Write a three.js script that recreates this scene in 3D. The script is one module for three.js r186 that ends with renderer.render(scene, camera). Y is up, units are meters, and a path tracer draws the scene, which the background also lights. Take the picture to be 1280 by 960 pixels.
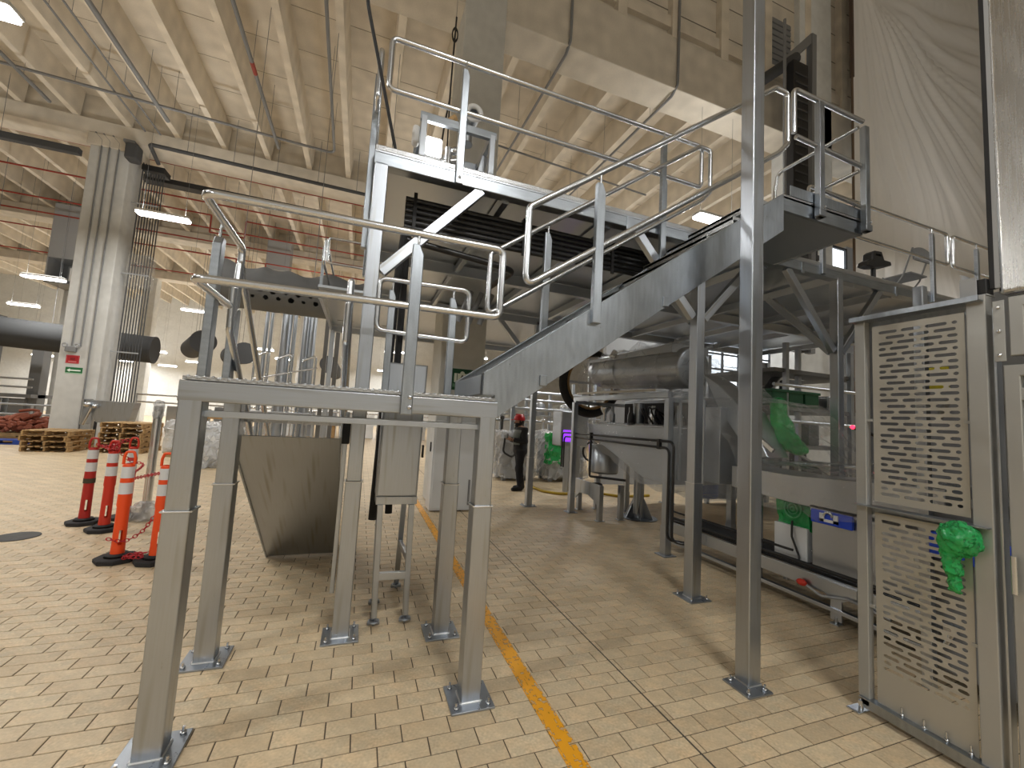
import * as THREE from 'three';
import { mergeGeometries, mergeVertices } from 'three/addons/utils/BufferGeometryUtils.js';
import { RoundedBoxGeometry } from 'three/addons/geometries/RoundedBoxGeometry.js';
import { MarchingCubes } from 'three/addons/objects/MarchingCubes.js';
import { RectAreaLightUniformsLib } from 'three/addons/lights/RectAreaLightUniformsLib.js';
import { ImprovedNoise } from 'three/addons/math/ImprovedNoise.js';

// ------------------------------------------------------------------ camera, light, exposure
const scene = new THREE.Scene();
scene.background = new THREE.Color(0x000000);
const camera = new THREE.PerspectiveCamera(85.735, 1280 / 960, 0.05, 200);
{
  const yaw = 0.347056, pitch = 0.08421, roll = 0.058103;
  const fwd = new THREE.Vector3(Math.sin(yaw) * Math.cos(pitch), Math.sin(pitch), -Math.cos(yaw) * Math.cos(pitch));
  const r0 = new THREE.Vector3(Math.cos(yaw), 0, Math.sin(yaw));
  const u0 = new THREE.Vector3().crossVectors(r0, fwd);
  const right = r0.clone().multiplyScalar(Math.cos(roll)).addScaledVector(u0, Math.sin(roll));
  const up = u0.clone().multiplyScalar(Math.cos(roll)).addScaledVector(r0, -Math.sin(roll));
  camera.position.set(0, 1.6, 0);
  camera.quaternion.setFromRotationMatrix(new THREE.Matrix4().makeBasis(right, up, fwd.clone().negate()));
}
scene.add(camera);
const renderer = new THREE.WebGLRenderer({ antialias: true });
renderer.toneMapping = THREE.LinearToneMapping;
renderer.toneMappingExposure = 1.33;
renderer.shadowMap.enabled = true;
RectAreaLightUniformsLib.init();
const LAMP = 122;                    // radiance of the linear high-bay lamps
const lampSpots = [                  // [x, y, z] of every lamp; all hang lengthwise along x
  [-5.55, 6.8, -7.45], [7.88, 6.8, -7.63], [-5.72, 6.8, -14.23], [-9.49, 6.8, -28.6], [7.83, 6.8, -23.9], [1.5, 6.8, -14.3],
  [-5.2, 6.8, -0.8], [1.4, 6.8, 1.9], [1.4, 6.8, 6.0], [-5.2, 6.8, 5.4], [7.9, 6.8, 5.4],
  [15.4, 6.8, -3.2], [-11.8, 6.8, -7.4], [-12.5, 6.8, -14.3], [8.0, 6.8, -14.3],
  [-17.4, 6.2, -29.6], [-11.9, 6.0, -21.0], [-3.0, 6.5, -21.0], [2.0, 6.3, -33.6], [3.0, 6.3, -33.2], [2.3, 6.1, -40], [-23.8, 5.5, -41.0],
  [-13.9, 4.9, -36.0], [-6.9, 5.6, -34.2], [-6.0, 5.3, -37.0], [-9.0, 5.0, -38.0], [-13.2, 4.8, -41.2], [-19.0, 4.65, -44.6], [-15.5, 4.4, -42.5],
  [-24.0, 4.5, -43.5], [1.9, 5.7, -43.5], [9.0, 6.5, -33], [-28.0, 5.6, -28.0], [14, 6.8, -12.0],
];

// ------------------------------------------------------------------ helpers
let seed = 7;
const rnd = () => { seed = (seed * 1664525 + 1013904223) >>> 0; return seed / 4294967296; };
const rr = (a, b) => a + (b - a) * rnd();
const noise = new ImprovedNoise();
const V = (x, y, z) => new THREE.Vector3(x, y, z);
const taken = new Map(), origin = new WeakMap();
function numbered(n) { const k = taken.get(n) || 0; taken.set(n, k + 1); return k ? n + '_' + String(k).padStart(3, '0') : n; }
function tag(o, label, category, group, kind) {
  if (label) o.userData.label = label;
  if (category) o.userData.category = category;
  if (group) o.userData.group = group;
  if (kind) o.userData.kind = kind;
  return o;
}
// a Group at the thing's base; its parts are given in world coordinates and moved into its frame
function thing(name, label, category, [x, y, z] = [0, 0, 0], group, kind) {
  const o = new THREE.Group(); o.name = numbered(name); scene.add(o);
  o.position.set(x, y, z); origin.set(o, [x, y, z]);
  return tag(o, label, category, group, kind);
}
function part(name, geo, mat, parent, label) {
  const g = Array.isArray(geo) ? merge(geo) : geo;
  const o = origin.get(parent) || [0, 0, 0];
  if (o[0] || o[1] || o[2]) g.translate(-o[0], -o[1], -o[2]);
  const m = new THREE.Mesh(g, mat); m.name = name; m.castShadow = m.receiveShadow = true;
  parent.add(m); origin.set(m, o);
  if (label) m.userData.label = label;
  return m;
}
function single(name, geo, mat, label, category, group, kind) {   // a thing that is one mesh, set at its base
  const g = Array.isArray(geo) ? merge(geo) : geo;
  g.computeBoundingBox(); const b = g.boundingBox;
  const c = [(b.min.x + b.max.x) / 2, b.min.y, (b.min.z + b.max.z) / 2];
  g.translate(-c[0], -c[1], -c[2]);
  const m = new THREE.Mesh(g, mat); m.name = numbered(name); m.position.set(...c); m.castShadow = m.receiveShadow = true;
  scene.add(m); return tag(m, label, category, group, kind);
}
function copy(o, [x, y, z], turn = 0, label, group) {
  const c = o.clone(); c.name = numbered(o.name.replace(/_\d{3}$/, '')); c.position.set(x, y, z); c.rotation.y = turn; scene.add(c);
  if (label) c.userData.label = label;
  if (group) c.userData.group = group;
  return c;
}
function struct(name, geo, mat, parent) {
  const g = Array.isArray(geo) ? merge(geo) : geo;
  const m = new THREE.Mesh(g, mat); m.castShadow = m.receiveShadow = true;
  if (parent) { m.name = name; parent.add(m); } else { m.name = numbered(name); scene.add(m); m.userData.kind = 'structure'; }
  return m;
}
function clean(g) { const n = g.index ? g.toNonIndexed() : g; for (const k of Object.keys(n.attributes)) if (!['position', 'normal', 'uv'].includes(k)) n.deleteAttribute(k); return n; }
function merge(list) { return list.length === 1 ? clean(list[0]) : mergeGeometries(list.map(clean)); }
// box by centre and size, uv in metres
function box(cx, cy, cz, w, h, d, r = 0) {
  let g;
  if (r > 0) {
    g = new RoundedBoxGeometry(w, h, d, 2, Math.min(r, w / 2.01, h / 2.01, d / 2.01));
    g = clean(g);
  } else g = clean(new THREE.BoxGeometry(w, h, d));
  boxUV(g); g.translate(cx, cy, cz); return g;
}
function boxUV(g) {
  const p = g.attributes.position, n = g.attributes.normal, uv = new Float32Array(p.count * 2);
  for (let i = 0; i < p.count; i++) {
    const ax = Math.abs(n.getX(i)), ay = Math.abs(n.getY(i)), az = Math.abs(n.getZ(i));
    if (ay >= ax && ay >= az) { uv[2 * i] = p.getX(i); uv[2 * i + 1] = p.getZ(i); }
    else if (ax >= az) { uv[2 * i] = p.getZ(i); uv[2 * i + 1] = p.getY(i); }
    else { uv[2 * i] = p.getX(i); uv[2 * i + 1] = p.getY(i); }
  }
  g.setAttribute('uv', new THREE.BufferAttribute(uv, 2)); return g;
}
const span = (x0, x1, y0, y1, z0, z1, r = 0) => box((x0 + x1) / 2, (y0 + y1) / 2, (z0 + z1) / 2, Math.abs(x1 - x0), Math.abs(y1 - y0), Math.abs(z1 - z0), r);
// square or flat tube from a to b; w across, h along "up"; rounded arrises
function bar(a, b, w, h = w, r = 0.006, up = null) {
  const A = V(...a), B = V(...b), d = B.clone().sub(A), L = d.length(); d.normalize();
  let u = up ? V(...up) : (Math.abs(d.y) > 0.9 ? V(0, 0, 1) : V(0, 1, 0));
  const s = new THREE.Vector3().crossVectors(d, u).normalize(); u = new THREE.Vector3().crossVectors(s, d).normalize();
  const g = box(0, 0, 0, w, h, L, 0);
  let q = g;
  if (r > 0) q = clean(tubeProfile(w, h, L, r));
  q.applyMatrix4(new THREE.Matrix4().makeBasis(s, u, d.clone().negate()));
  q.translate((A.x + B.x) / 2, (A.y + B.y) / 2, (A.z + B.z) / 2);
  return q;
}
function tubeProfile(w, h, L, r) {
  const P = []; const K = 2;
  for (const [cx, cy, a0] of [[w / 2 - r, h / 2 - r, 0], [-w / 2 + r, h / 2 - r, 1], [-w / 2 + r, -h / 2 + r, 2], [w / 2 - r, -h / 2 + r, 3]])
    for (let k = 0; k <= K; k++) { const t = (a0 + k / K) * Math.PI / 2; P.push([cx + r * Math.cos(t), cy + r * Math.sin(t), Math.cos(t), Math.sin(t)]); }
  const pos = [], nor = [], uv = [], n = P.length; let arc = 0;
  for (let i = 0; i < n; i++) {
    const a = P[i], b = P[(i + 1) % n], l = Math.hypot(b[0] - a[0], b[1] - a[1]);
    const q = [[a, L / 2, arc], [a, -L / 2, arc], [b, -L / 2, arc + l], [a, L / 2, arc], [b, -L / 2, arc + l], [b, L / 2, arc + l]];
    for (const [p, z, s] of q) { pos.push(p[0], p[1], z); nor.push(p[2], p[3], 0); uv.push(s, z); }
    for (const [z, sg] of [[L / 2, 1], [-L / 2, -1]]) {
      const t = sg > 0 ? [[0, 0], a, b] : [[0, 0], b, a];
      for (const p of t) { pos.push(p[0], p[1], z); nor.push(0, 0, sg); uv.push(p[0], p[1]); }
    }
    arc += l;
  }
  const g = new THREE.BufferGeometry();
  g.setAttribute('position', new THREE.Float32BufferAttribute(pos, 3)); g.setAttribute('normal', new THREE.Float32BufferAttribute(nor, 3)); g.setAttribute('uv', new THREE.Float32BufferAttribute(uv, 2));
  // side winding is (a top, a bottom, b bottom): outward for counter-clockwise profile
  const ix = []; for (let i = 0; i < pos.length / 3; i += 3) ix.push(i, i + 1, i + 2);
  return g;
}
// round pipe along a polyline whose corners are bent with radius "bend"
function pipe(pts, r, { bend = 0.06, seg = 10, closed = false, cap = true } = {}) {
  const P = pts.map(p => V(...p)), n = P.length, out = [];
  for (let i = 0; i < n; i++) {
    const prev = P[(i - 1 + n) % n], cur = P[i], next = P[(i + 1) % n];
    if (!closed && (i === 0 || i === n - 1)) { out.push(cur); continue; }
    const d0 = prev.clone().sub(cur), d1 = next.clone().sub(cur), l0 = d0.length(), l1 = d1.length(); d0.normalize(); d1.normalize();
    const ang = Math.acos(THREE.MathUtils.clamp(d0.dot(d1), -1, 1));
    if (ang > Math.PI - 0.02) { out.push(cur); continue; }
    const t = Math.min(bend / Math.tan(ang / 2), l0 * 0.49, l1 * 0.49);
    const a = cur.clone().addScaledVector(d0, t), b = cur.clone().addScaledVector(d1, t);
    const K = Math.max(3, Math.ceil((Math.PI - ang) / 0.3));
    for (let k = 0; k <= K; k++) { const s = k / K; out.push(a.clone().multiplyScalar((1 - s) * (1 - s)).addScaledVector(cur, 2 * s * (1 - s)).addScaledVector(b, s * s)); }
  }
  const m = out.length, T = [], N = [];
  for (let i = 0; i < m; i++) {
    const a = closed ? out[(i - 1 + m) % m] : out[Math.max(0, i - 1)], b = closed ? out[(i + 1) % m] : out[Math.min(m - 1, i + 1)];
    T.push(b.clone().sub(a).normalize());
  }
  let nrm = Math.abs(T[0].y) > 0.9 ? V(1, 0, 0) : V(0, 1, 0);
  for (let i = 0; i < m; i++) { nrm = nrm.clone().addScaledVector(T[i], -nrm.dot(T[i])).normalize(); N.push(nrm); }
  const pos = [], nor = [], uv = [], idx = []; let len = 0;
  const rings = closed ? m + 1 : m;
  for (let i = 0; i < rings; i++) {
    const k = i % m, B = new THREE.Vector3().crossVectors(T[k], N[k]);
    if (i) len += out[k].distanceTo(out[(i - 1) % m]);
    for (let j = 0; j <= seg; j++) {
      const t = j / seg * Math.PI * 2, d = N[k].clone().multiplyScalar(Math.cos(t)).addScaledVector(B, Math.sin(t));
      pos.push(out[k].x + r * d.x, out[k].y + r * d.y, out[k].z + r * d.z); nor.push(d.x, d.y, d.z); uv.push(t * r, len);
    }
  }
  const S = seg + 1;
  for (let i = 0; i < rings - 1; i++) for (let j = 0; j < seg; j++) { const a = i * S + j; idx.push(a, a + 1, a + S, a + 1, a + S + 1, a + S); }
  if (!closed && cap) for (const [i, s] of [[0, -1], [m - 1, 1]]) {
    const c = pos.length / 3, t = T[i]; pos.push(out[i].x, out[i].y, out[i].z); nor.push(t.x * s, t.y * s, t.z * s); uv.push(0, 0);
    for (let j = 0; j <= seg; j++) { const q = (i * S + j) * 3; pos.push(pos[q], pos[q + 1], pos[q + 2]); nor.push(t.x * s, t.y * s, t.z * s); uv.push(0, 0); }
    for (let j = 0; j < seg; j++) s > 0 ? idx.push(c, c + 1 + j, c + 2 + j) : idx.push(c, c + 2 + j, c + 1 + j);
  }
  const g = new THREE.BufferGeometry();
  g.setAttribute('position', new THREE.Float32BufferAttribute(pos, 3)); g.setAttribute('normal', new THREE.Float32BufferAttribute(nor, 3)); g.setAttribute('uv', new THREE.Float32BufferAttribute(uv, 2)); g.setIndex(idx);
  return g;
}
const rod = (a, b, r, seg = 12) => pipe([a, b], r, { seg });
// extrude a polygon; axis 'x','y','z' says which way the thickness goes; [u,v] are the other two
function prism(poly, axis, t0, t1, holes = [], bevel = 0) {
  const s = new THREE.Shape(poly.map(p => new THREE.Vector2(...p)));
  for (const h of holes) s.holes.push(new THREE.Path(h.map(p => new THREE.Vector2(...p))));
  const g = clean(new THREE.ExtrudeGeometry(s, { depth: Math.abs(t1 - t0) - 2 * bevel, bevelEnabled: bevel > 0, bevelThickness: bevel, bevelSize: bevel, bevelOffset: -bevel, bevelSegments: 1, curveSegments: 8 }));
  g.translate(0, 0, Math.min(t0, t1) + bevel);
  if (axis === 'x') g.applyMatrix4(new THREE.Matrix4().makeBasis(V(0, 0, 1), V(0, 1, 0), V(1, 0, 0)));      // poly = [z, y]; handedness fixed below
  if (axis === 'y') g.applyMatrix4(new THREE.Matrix4().makeBasis(V(1, 0, 0), V(0, 0, 1), V(0, 1, 0)));      // poly = [x, z]
  if (axis !== 'z') { const p = g.attributes; for (const k of ['position', 'normal', 'uv']) { const a = p[k], c = a.itemSize; for (let i = 0; i < a.count; i += 3) for (let j = 0; j < c; j++) { const q = a.array[(i + 1) * c + j]; a.array[(i + 1) * c + j] = a.array[(i + 2) * c + j]; a.array[(i + 2) * c + j] = q; } } }
  return g;
}
function lathe(profile, [x, y, z], seg = 20) { const g = clean(new THREE.LatheGeometry(profile.map(p => new THREE.Vector2(...p)), seg)); g.translate(x, y, z); return g; }
function ball(x, y, z, r, sx = 1, sy = 1, sz = 1, seg = 12) { const g = clean(new THREE.SphereGeometry(r, seg, Math.max(6, seg * 0.7 | 0))); g.scale(sx, sy, sz); g.computeVertexNormals; g.translate(x, y, z); return g; }
function torus(c, r, t, axis = 'z', seg = 24, arc = Math.PI * 2) { const g = clean(new THREE.TorusGeometry(r, t, 8, seg, arc)); if (axis === 'x') g.rotateY(Math.PI / 2); if (axis === 'y') g.rotateX(Math.PI / 2); g.translate(...c); return g; }
function crumple(g, amp, freq, k = 0) {                          // crinkle a closed surface (film, cloth)
  g = mergeVertices(g.deleteAttribute('normal') && g.deleteAttribute('uv') ? g : g, 1e-4);
  const p = g.attributes.position;
  for (let i = 0; i < p.count; i++) {
    const x = p.getX(i), y = p.getY(i), z = p.getZ(i);
    p.setXYZ(i, x + amp * noise.noise(x * freq + 3.1 + k, y * freq, z * freq), y + amp * noise.noise(x * freq, y * freq + 7.7 + k, z * freq), z + amp * noise.noise(x * freq, y * freq, z * freq + 5.3 + k));
  }
  const n = clean(g); n.computeVertexNormals(); n.setAttribute('uv', new THREE.Float32BufferAttribute(new Float32Array(n.attributes.position.count * 2), 2)); boxUV(n);
  return n;
}
function filmBox(x0, x1, y0, y1, z0, z1, amp, seed0 = 0, n = 26) {
  const g = new THREE.BoxGeometry(x1 - x0, y1 - y0, z1 - z0, n, n, n); g.translate((x0 + x1) / 2, (y0 + y1) / 2, (z0 + z1) / 2);
  return crumple(crumple(g, amp, 5.5, seed0), amp * .45, 17, seed0 + 3);
}
function sdfMesh(f, [cx, cy, cz], half, res) {                   // mesh the zero set of a distance field in a cube
  const mc = new MarchingCubes(res, new THREE.MeshBasicMaterial(), false, false, 120000); mc.isolation = 0;
  for (let k = 0; k < res; k++) for (let j = 0; j < res; j++) for (let i = 0; i < res; i++)
    mc.field[k * res * res + j * res + i] = -f(cx + (i - res / 2) / (res / 2) * half, cy + (j - res / 2) / (res / 2) * half, cz + (k - res / 2) / (res / 2) * half);
  mc.update();
  let g = new THREE.BufferGeometry();
  g.setAttribute('position', new THREE.BufferAttribute(new Float32Array(mc.positionArray.slice(0, mc.count * 3)), 3));
  g.scale(half, half, half); g.translate(cx, cy, cz);
  g = mergeVertices(g, 1e-5); g.computeVertexNormals(); g = clean(g); boxUV(g); return g;
}
const cap = (p, a, b, ra, rb) => { // tapered capsule distance
  const dx = b[0] - a[0], dy = b[1] - a[1], dz = b[2] - a[2], px = p[0] - a[0], py = p[1] - a[1], pz = p[2] - a[2];
  const t = Math.max(0, Math.min(1, (px * dx + py * dy + pz * dz) / (dx * dx + dy * dy + dz * dz)));
  return Math.hypot(px - t * dx, py - t * dy, pz - t * dz) - (ra + (rb - ra) * t);
};
const smin = (a, b, k) => { const h = Math.max(0, Math.min(1, 0.5 + 0.5 * (b - a) / k)); return b + (a - b) * h - k * h * (1 - h); };

// ------------------------------------------------------------------ textures and materials
function tex(w, h, f, srgb, rx = 1, ry = 1) {
  const d = new Uint8Array(w * h * 4);
  for (let j = 0; j < h; j++) for (let i = 0; i < w; i++) { const c = f(i / w, j / h, i, j); const o = (j * w + i) * 4; d[o] = c[0]; d[o + 1] = c[1]; d[o + 2] = c[2]; d[o + 3] = 255; }
  const t = new THREE.DataTexture(d, w, h); t.wrapS = t.wrapT = THREE.RepeatWrapping; t.magFilter = THREE.LinearFilter; t.minFilter = THREE.LinearMipmapLinearFilter; t.generateMipmaps = true;
  if (srgb) t.colorSpace = THREE.SRGBColorSpace; t.repeat.set(rx, ry); t.needsUpdate = true; return t;
}
// noise that repeats with period 1 in u and v
function tileNoise(u, v, fu, fv, z) {
  const a = noise.noise(u * fu, v * fv, z), b = noise.noise((u - 1) * fu, v * fv, z), c = noise.noise(u * fu, (v - 1) * fv, z), d = noise.noise((u - 1) * fu, (v - 1) * fv, z);
  return (a * (1 - u) + b * u) * (1 - v) + (c * (1 - u) + d * u) * v;
}
const g3 = v => { const c = Math.max(0, Math.min(255, v)); return [c, c, c]; };
const brushed = tex(256, 256, (u, v, i, j) => g3(165 + 34 * tileNoise(u, v, 90, 3, 1) + 30 * tileNoise(u, v, 5, 4, 9) + 14 * (rnd() - .5)), false, 2.2, 1.1);
const mottle = tex(256, 256, (u, v) => g3(158 + 50 * tileNoise(u, v, 7, 5, 3) + 45 * tileNoise(u, v, 34, 9, 5) + 20 * (rnd() - .5)), false, 1.4, 1.4);
const mottleColour = tex(256, 256, (u, v) => { const k = 222 + 22 * tileNoise(u, v, 5, 4, 31) + 22 * tileNoise(u, v, 40, 6, 35) + 10 * (rnd() - .5); return [k * .985, k, k * 1.01].map(q => Math.min(255, q)); }, true, 1.2, 1.2);
const stain = tex(256, 256, (u, v) => { const s = Math.max(0, tileNoise(u, v, 9, 1.2, 77) - .12) * 260 + 14 * tileNoise(u, v, 40, 5, 2); return [Math.min(255, 240 - s * .34), Math.min(255, 240 - s * .42), Math.min(255, 240 - s * .55)]; }, true, 3.3, .9);
const concreteTex = tex(256, 256, (u, v) => { const k = 236 + 12 * tileNoise(u, v, 5, 5, 11) + 10 * tileNoise(u, v, 19, 17, 13) + 6 * (rnd() - .5); return [k, k * .995, k * .98]; }, true, .35, .35);
const ceilTex = tex(256, 256, (u, v) => { const k = 232 + 20 * tileNoise(u, v, 3, 10, 21) + 22 * tileNoise(u, v, 11, 8, 23) + 8 * (rnd() - .5); return [k, k * .985, k * .95].map(q => Math.min(255, q)); }, true, .3, .3);
const woodTex = tex(256, 256, (u, v) => { const k = 200 + 55 * tileNoise(u, v, 3, 40, 41) + 30 * tileNoise(u, v, 6, 9, 43) + 12 * (rnd() - .5); return [k, k * .88, k * .70].map(q => Math.min(255, q)); }, true, 1.5, 4);
const tileTex = tex(256, 256, (u, v) => { const k = 228 + 22 * tileNoise(u, v, 6, 6, 51) + 26 * tileNoise(u, v, 25, 25, 53) + 16 * (rnd() - .5); const w = 8 * tileNoise(u, v, 4, 4, 57); return [k + w, k, k - w].map(q => Math.min(255, q)); }, true, 3, 3);
const grain = tex(128, 128, (u, v) => g3(128 + 100 * (rnd() - .5)), false, 6, 6);
const crinkle = tex(256, 256, (u, v) => g3(128 + 130 * Math.abs(tileNoise(u, v, 9, 7, 61)) - 90 * Math.abs(tileNoise(u, v, 21, 17, 63))), false, 2, 2);
const dots = tex(128, 128, (u, v, i, j) => { const a = ((i / 16) % 1) - .5, b = (((j / 16) + (Math.floor(i / 16) % 2) * .5) % 1) - .5; return g3(Math.hypot(a, b) < .3 ? 230 : 70); }, false, 6, 6);
const std = (r, g, b, rough, metal = 0, extra = {}) => new THREE.MeshStandardMaterial({ color: new THREE.Color().setRGB(r, g, b), roughness: rough, metalness: metal, ...extra });
const M = {
  steel: std(.545, .585, .64, .52, 1, { roughnessMap: brushed, map: stain, bumpMap: brushed, bumpScale: .00008 }),
  steelPlain: std(.51, .545, .59, .52, 1, { roughnessMap: brushed }),
  rail: std(.66, .685, .715, .38, 1, { roughnessMap: brushed }),
  galv: std(.53, .56, .60, .58, 1, { roughnessMap: mottle, map: mottleColour }),
  weld: std(.72, .73, .74, .3, 1, { bumpMap: mottle, bumpScale: .002 }),
  plate: std(.34, .37, .41, .55, .9, { roughnessMap: mottle }),
  tread: std(.48, .49, .50, .6, 1, { bumpMap: dots, bumpScale: .003, roughnessMap: mottle }),
  fence: std(.42, .42, .40, .6, .5, { roughnessMap: mottle }),
  fencePanel: std(.46, .44, .385, .6, .45, { roughnessMap: mottle }),
  black: std(.012, .012, .013, .55), blackGloss: std(.015, .015, .016, .3), rubber: std(.022, .022, .023, .85, 0, { bumpMap: grain, bumpScale: .001 }),
  charcoal: std(.06, .062, .065, .8), greyCloth: std(.15, .155, .158, .95, 0, { bumpMap: grain, bumpScale: .002 }), greyLight: std(.36, .37, .38, .6), greyMid: std(.2, .205, .21, .55),
  concrete: std(.68, .69, .69, .85, 0, { map: concreteTex }), concreteGrey: std(.70, .71, .70, .8, 0, { map: concreteTex }),
  white: std(.78, .79, .79, .55), whiteWall: std(.84, .865, .88, .7, 0, { map: concreteTex }), cabinet: std(.66, .68, .69, .4),
  ceiling: std(.82, .77, .70, .9, 0, { map: ceilTex }), joist: std(.86, .805, .725, .9, 0, { map: ceilTex }), girder: std(.80, .76, .70, .9, 0, { map: ceilTex }),
  grout: std(.10, .078, .052, .9, 0, { bumpMap: grain, bumpScale: .002 }),
  wood: std(.76, .66, .51, .85, 0, { map: woodTex }), woodDark: std(.58, .48, .35, .85, 0, { map: woodTex }), woodPale: std(.90, .80, .64, .85, 0, { map: woodTex }),
  orange: std(.90, .085, .012, .45), red: std(.62, .035, .015, .5), redDeep: std(.45, .02, .015, .5), reflective: std(.70, .72, .74, .4), chain: std(.5, .02, .03, .45),
  redPipe: std(.30, .035, .02, .6), copperPile: std(.26, .075, .04, .8, 0, { bumpMap: crinkle, bumpScale: .01 }), blue: std(.02, .06, .32, .45), blueBright: std(.015, .07, .62, .4), green: std(.008, .10, .04, .5),
  film: new THREE.MeshPhysicalMaterial({ color: new THREE.Color().setRGB(.93, .94, .95), roughness: .07, transmission: .94, thickness: 0, bumpMap: crinkle, bumpScale: .02, side: THREE.DoubleSide }),
  filmMilky: new THREE.MeshPhysicalMaterial({ color: new THREE.Color().setRGB(.86, .87, .88), roughness: .2, transmission: .72, thickness: 0, bumpMap: crinkle, bumpScale: .02, side: THREE.DoubleSide }),
  filmGreen: new THREE.MeshPhysicalMaterial({ color: new THREE.Color().setRGB(.05, .68, .20), roughness: .16, transmission: .6, thickness: 0, bumpMap: crinkle, bumpScale: .015, side: THREE.DoubleSide }),
  curtain: new THREE.MeshPhysicalMaterial({ color: new THREE.Color().setRGB(.86, .855, .84), roughness: .42, transmission: .12, thickness: 0, side: THREE.DoubleSide }),
  skin: std(.42, .24, .16, .6), jacket: std(.014, .014, .016, .85), trousers: std(.012, .013, .018, .9), hat: std(.55, .012, .018, .35), vest: std(.16, .18, .17, .8),
  ductDark: std(.06, .062, .064, .95, 0, { bumpMap: grain, bumpScale: .002 }), glass: new THREE.MeshPhysicalMaterial({ color: new THREE.Color().setRGB(.85, .88, .88), roughness: .05, transmission: 1, thickness: 0 }),
  yellowPipe: std(.45, .30, .02, .6),
};

// ------------------------------------------------------------------ the hall
const floor = struct('floor', span(-34, 27, -.3, -.0045, -46.4, 11), M.grout);
{
  const PX = .24, PZ = .118, TX = .2335, TZ = .1115;
  const tileGeo = (() => {               // a tile with eased upper edges
    const e = .0022, t = .0045, x = TX / 2, z = TZ / 2, pos = [];
    const q = (a, b, c, d) => pos.push(...a, ...b, ...c, ...a, ...c, ...d);
    const T = [[-x + e, 0, z - e], [x - e, 0, z - e], [x - e, 0, -z + e], [-x + e, 0, -z + e]], S = [[-x, -e * .7, z], [x, -e * .7, z], [x, -e * .7, -z], [-x, -e * .7, -z]], B = S.map(p => [p[0], -t, p[2]]);
    q(...T); for (let i = 0; i < 4; i++) { const j = (i + 1) % 4; q(S[i], S[j], T[j], T[i]); q(B[i], B[j], S[j], S[i]); }
    return pos;
  })();
  const geos = [];
  for (let k = 0; k < 6; k++) {
    const g = new THREE.BufferGeometry(); g.setAttribute('position', new THREE.Float32BufferAttribute(tileGeo, 3)); g.computeVertexNormals();
    const p = g.attributes.position, uv = []; for (let i = 0; i < p.count; i++) uv.push(p.getX(i) + k * .37, p.getZ(i) + k * .61); g.setAttribute('uv', new THREE.Float32BufferAttribute(uv, 2)); geos.push(g);
  }
  const base = [.76, .60, .39], tones = [1, .95, 1.04, .9, 1.0, .97, 1.06, .93], warm = [0, .01, -.01, .015, -.015, .0, .008, -.008];
  const tileMats = tones.map((t, i) => std(base[0] * t, base[1] * t * (1 - warm[i]), base[2] * t * (1 - 2 * warm[i]), .5, 0, { map: tileTex }));
  camera.updateMatrixWorld(true); camera.updateProjectionMatrix();
  const inv = camera.matrixWorld.clone().invert(), all = [], v = new THREE.Vector3();
  const k0 = Math.round((-21 - -2.42) / PZ), k1 = Math.round((3.0 + 2.42) / PZ);
  for (let k = k0; k < k1; k++) for (let i = -62; i < 52; i++) {
    const x = .09 + PX * (i + .5) + (k & 1 ? 0 : PX / 2), z = -2.42 + PZ * (k + .5);
    v.set(x, 0, z).applyMatrix4(inv); const d = -v.z; let size = 0;
    if (d > .3) { const f = 517, px = f * v.x / d, py = f * v.y / d; if (Math.abs(px) < 660 && py > -490 && py < 490) size = 1.6 / Math.pow(Math.hypot(x, 1.6, z), 3); }
    all.push([x, z, size]);
  }
  all.sort((a, b) => b[2] - a[2]);
  all.slice(0, 300).forEach(([x, z]) => {
    const m = new THREE.Mesh(geos[(rnd() * 6) | 0], tileMats[(rnd() * 8) | 0]); m.name = 'floor_tile'; m.position.set(x, rr(-.0007, .0002), z); m.castShadow = m.receiveShadow = true; floor.add(m);
  });
  const rest = all.slice(300), inst = new THREE.InstancedMesh(geos[0], std(base[0], base[1], base[2], .5, 0, { map: tileTex }), rest.length);
  const mt = new THREE.Matrix4(), col = new THREE.Color();
  rest.forEach(([x, z], i) => { mt.makeTranslation(x, rr(-.0007, .0002), z); inst.setMatrixAt(i, mt); const t = tones[(rnd() * 8) | 0] * rr(.97, 1.03), w = rr(-.012, .012); col.setRGB(t, t * (1 - w), t * (1 - 2 * w)); inst.setColorAt(i, col); });
  inst.name = 'floor_tile_field'; inst.userData.kind = 'stuff'; inst.castShadow = inst.receiveShadow = true; floor.add(inst);
  // beyond the built tiles a sheet with the same bond as print
  const bond = tex(256, 256, (u, w) => { const row = Math.floor(w * 8), fw = (w * 8) % 1, fu = (u * 4 + (row & 1 ? .5 : 0)) % 1; const j = fw < .06 || fu < .03; const k = 226 + 26 * tileNoise(u, w, 6, 6, 71) + 10 * (rnd() - .5); return j ? [112, 94, 70] : [k, k * .99, k * .97]; }, true, 1 / (4 * PX), 1 / (8 * PZ));
  const far = std(base[0], base[1], base[2], .42, 0, { map: bond });
  const X0 = .09 - 62 * PX, X1 = .09 + 52 * PX, Z0 = -2.42 + k0 * PZ, Z1 = -2.42 + k1 * PZ;
  const sheet = [span(-34, 27, -.0045, -.0005, -46.4, Z0), span(-34, X0, -.0045, -.0005, Z0, 11), span(X1 + .12, 27, -.0045, -.0005, Z0, 11), span(X0, X1 + .12, -.0045, -.0005, Z1, 11)];
  const fm = new THREE.Mesh(merge(sheet), far); fm.name = 'far_tiling'; fm.userData.kind = 'stuff'; fm.receiveShadow = true; floor.add(fm);
  // dark movement joint and the worn yellow line
  struct('expansion_joint', span(1.726, 1.736, -.003, .0006, -16, 2.5), std(.07, .06, .045, .8), floor);
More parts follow.
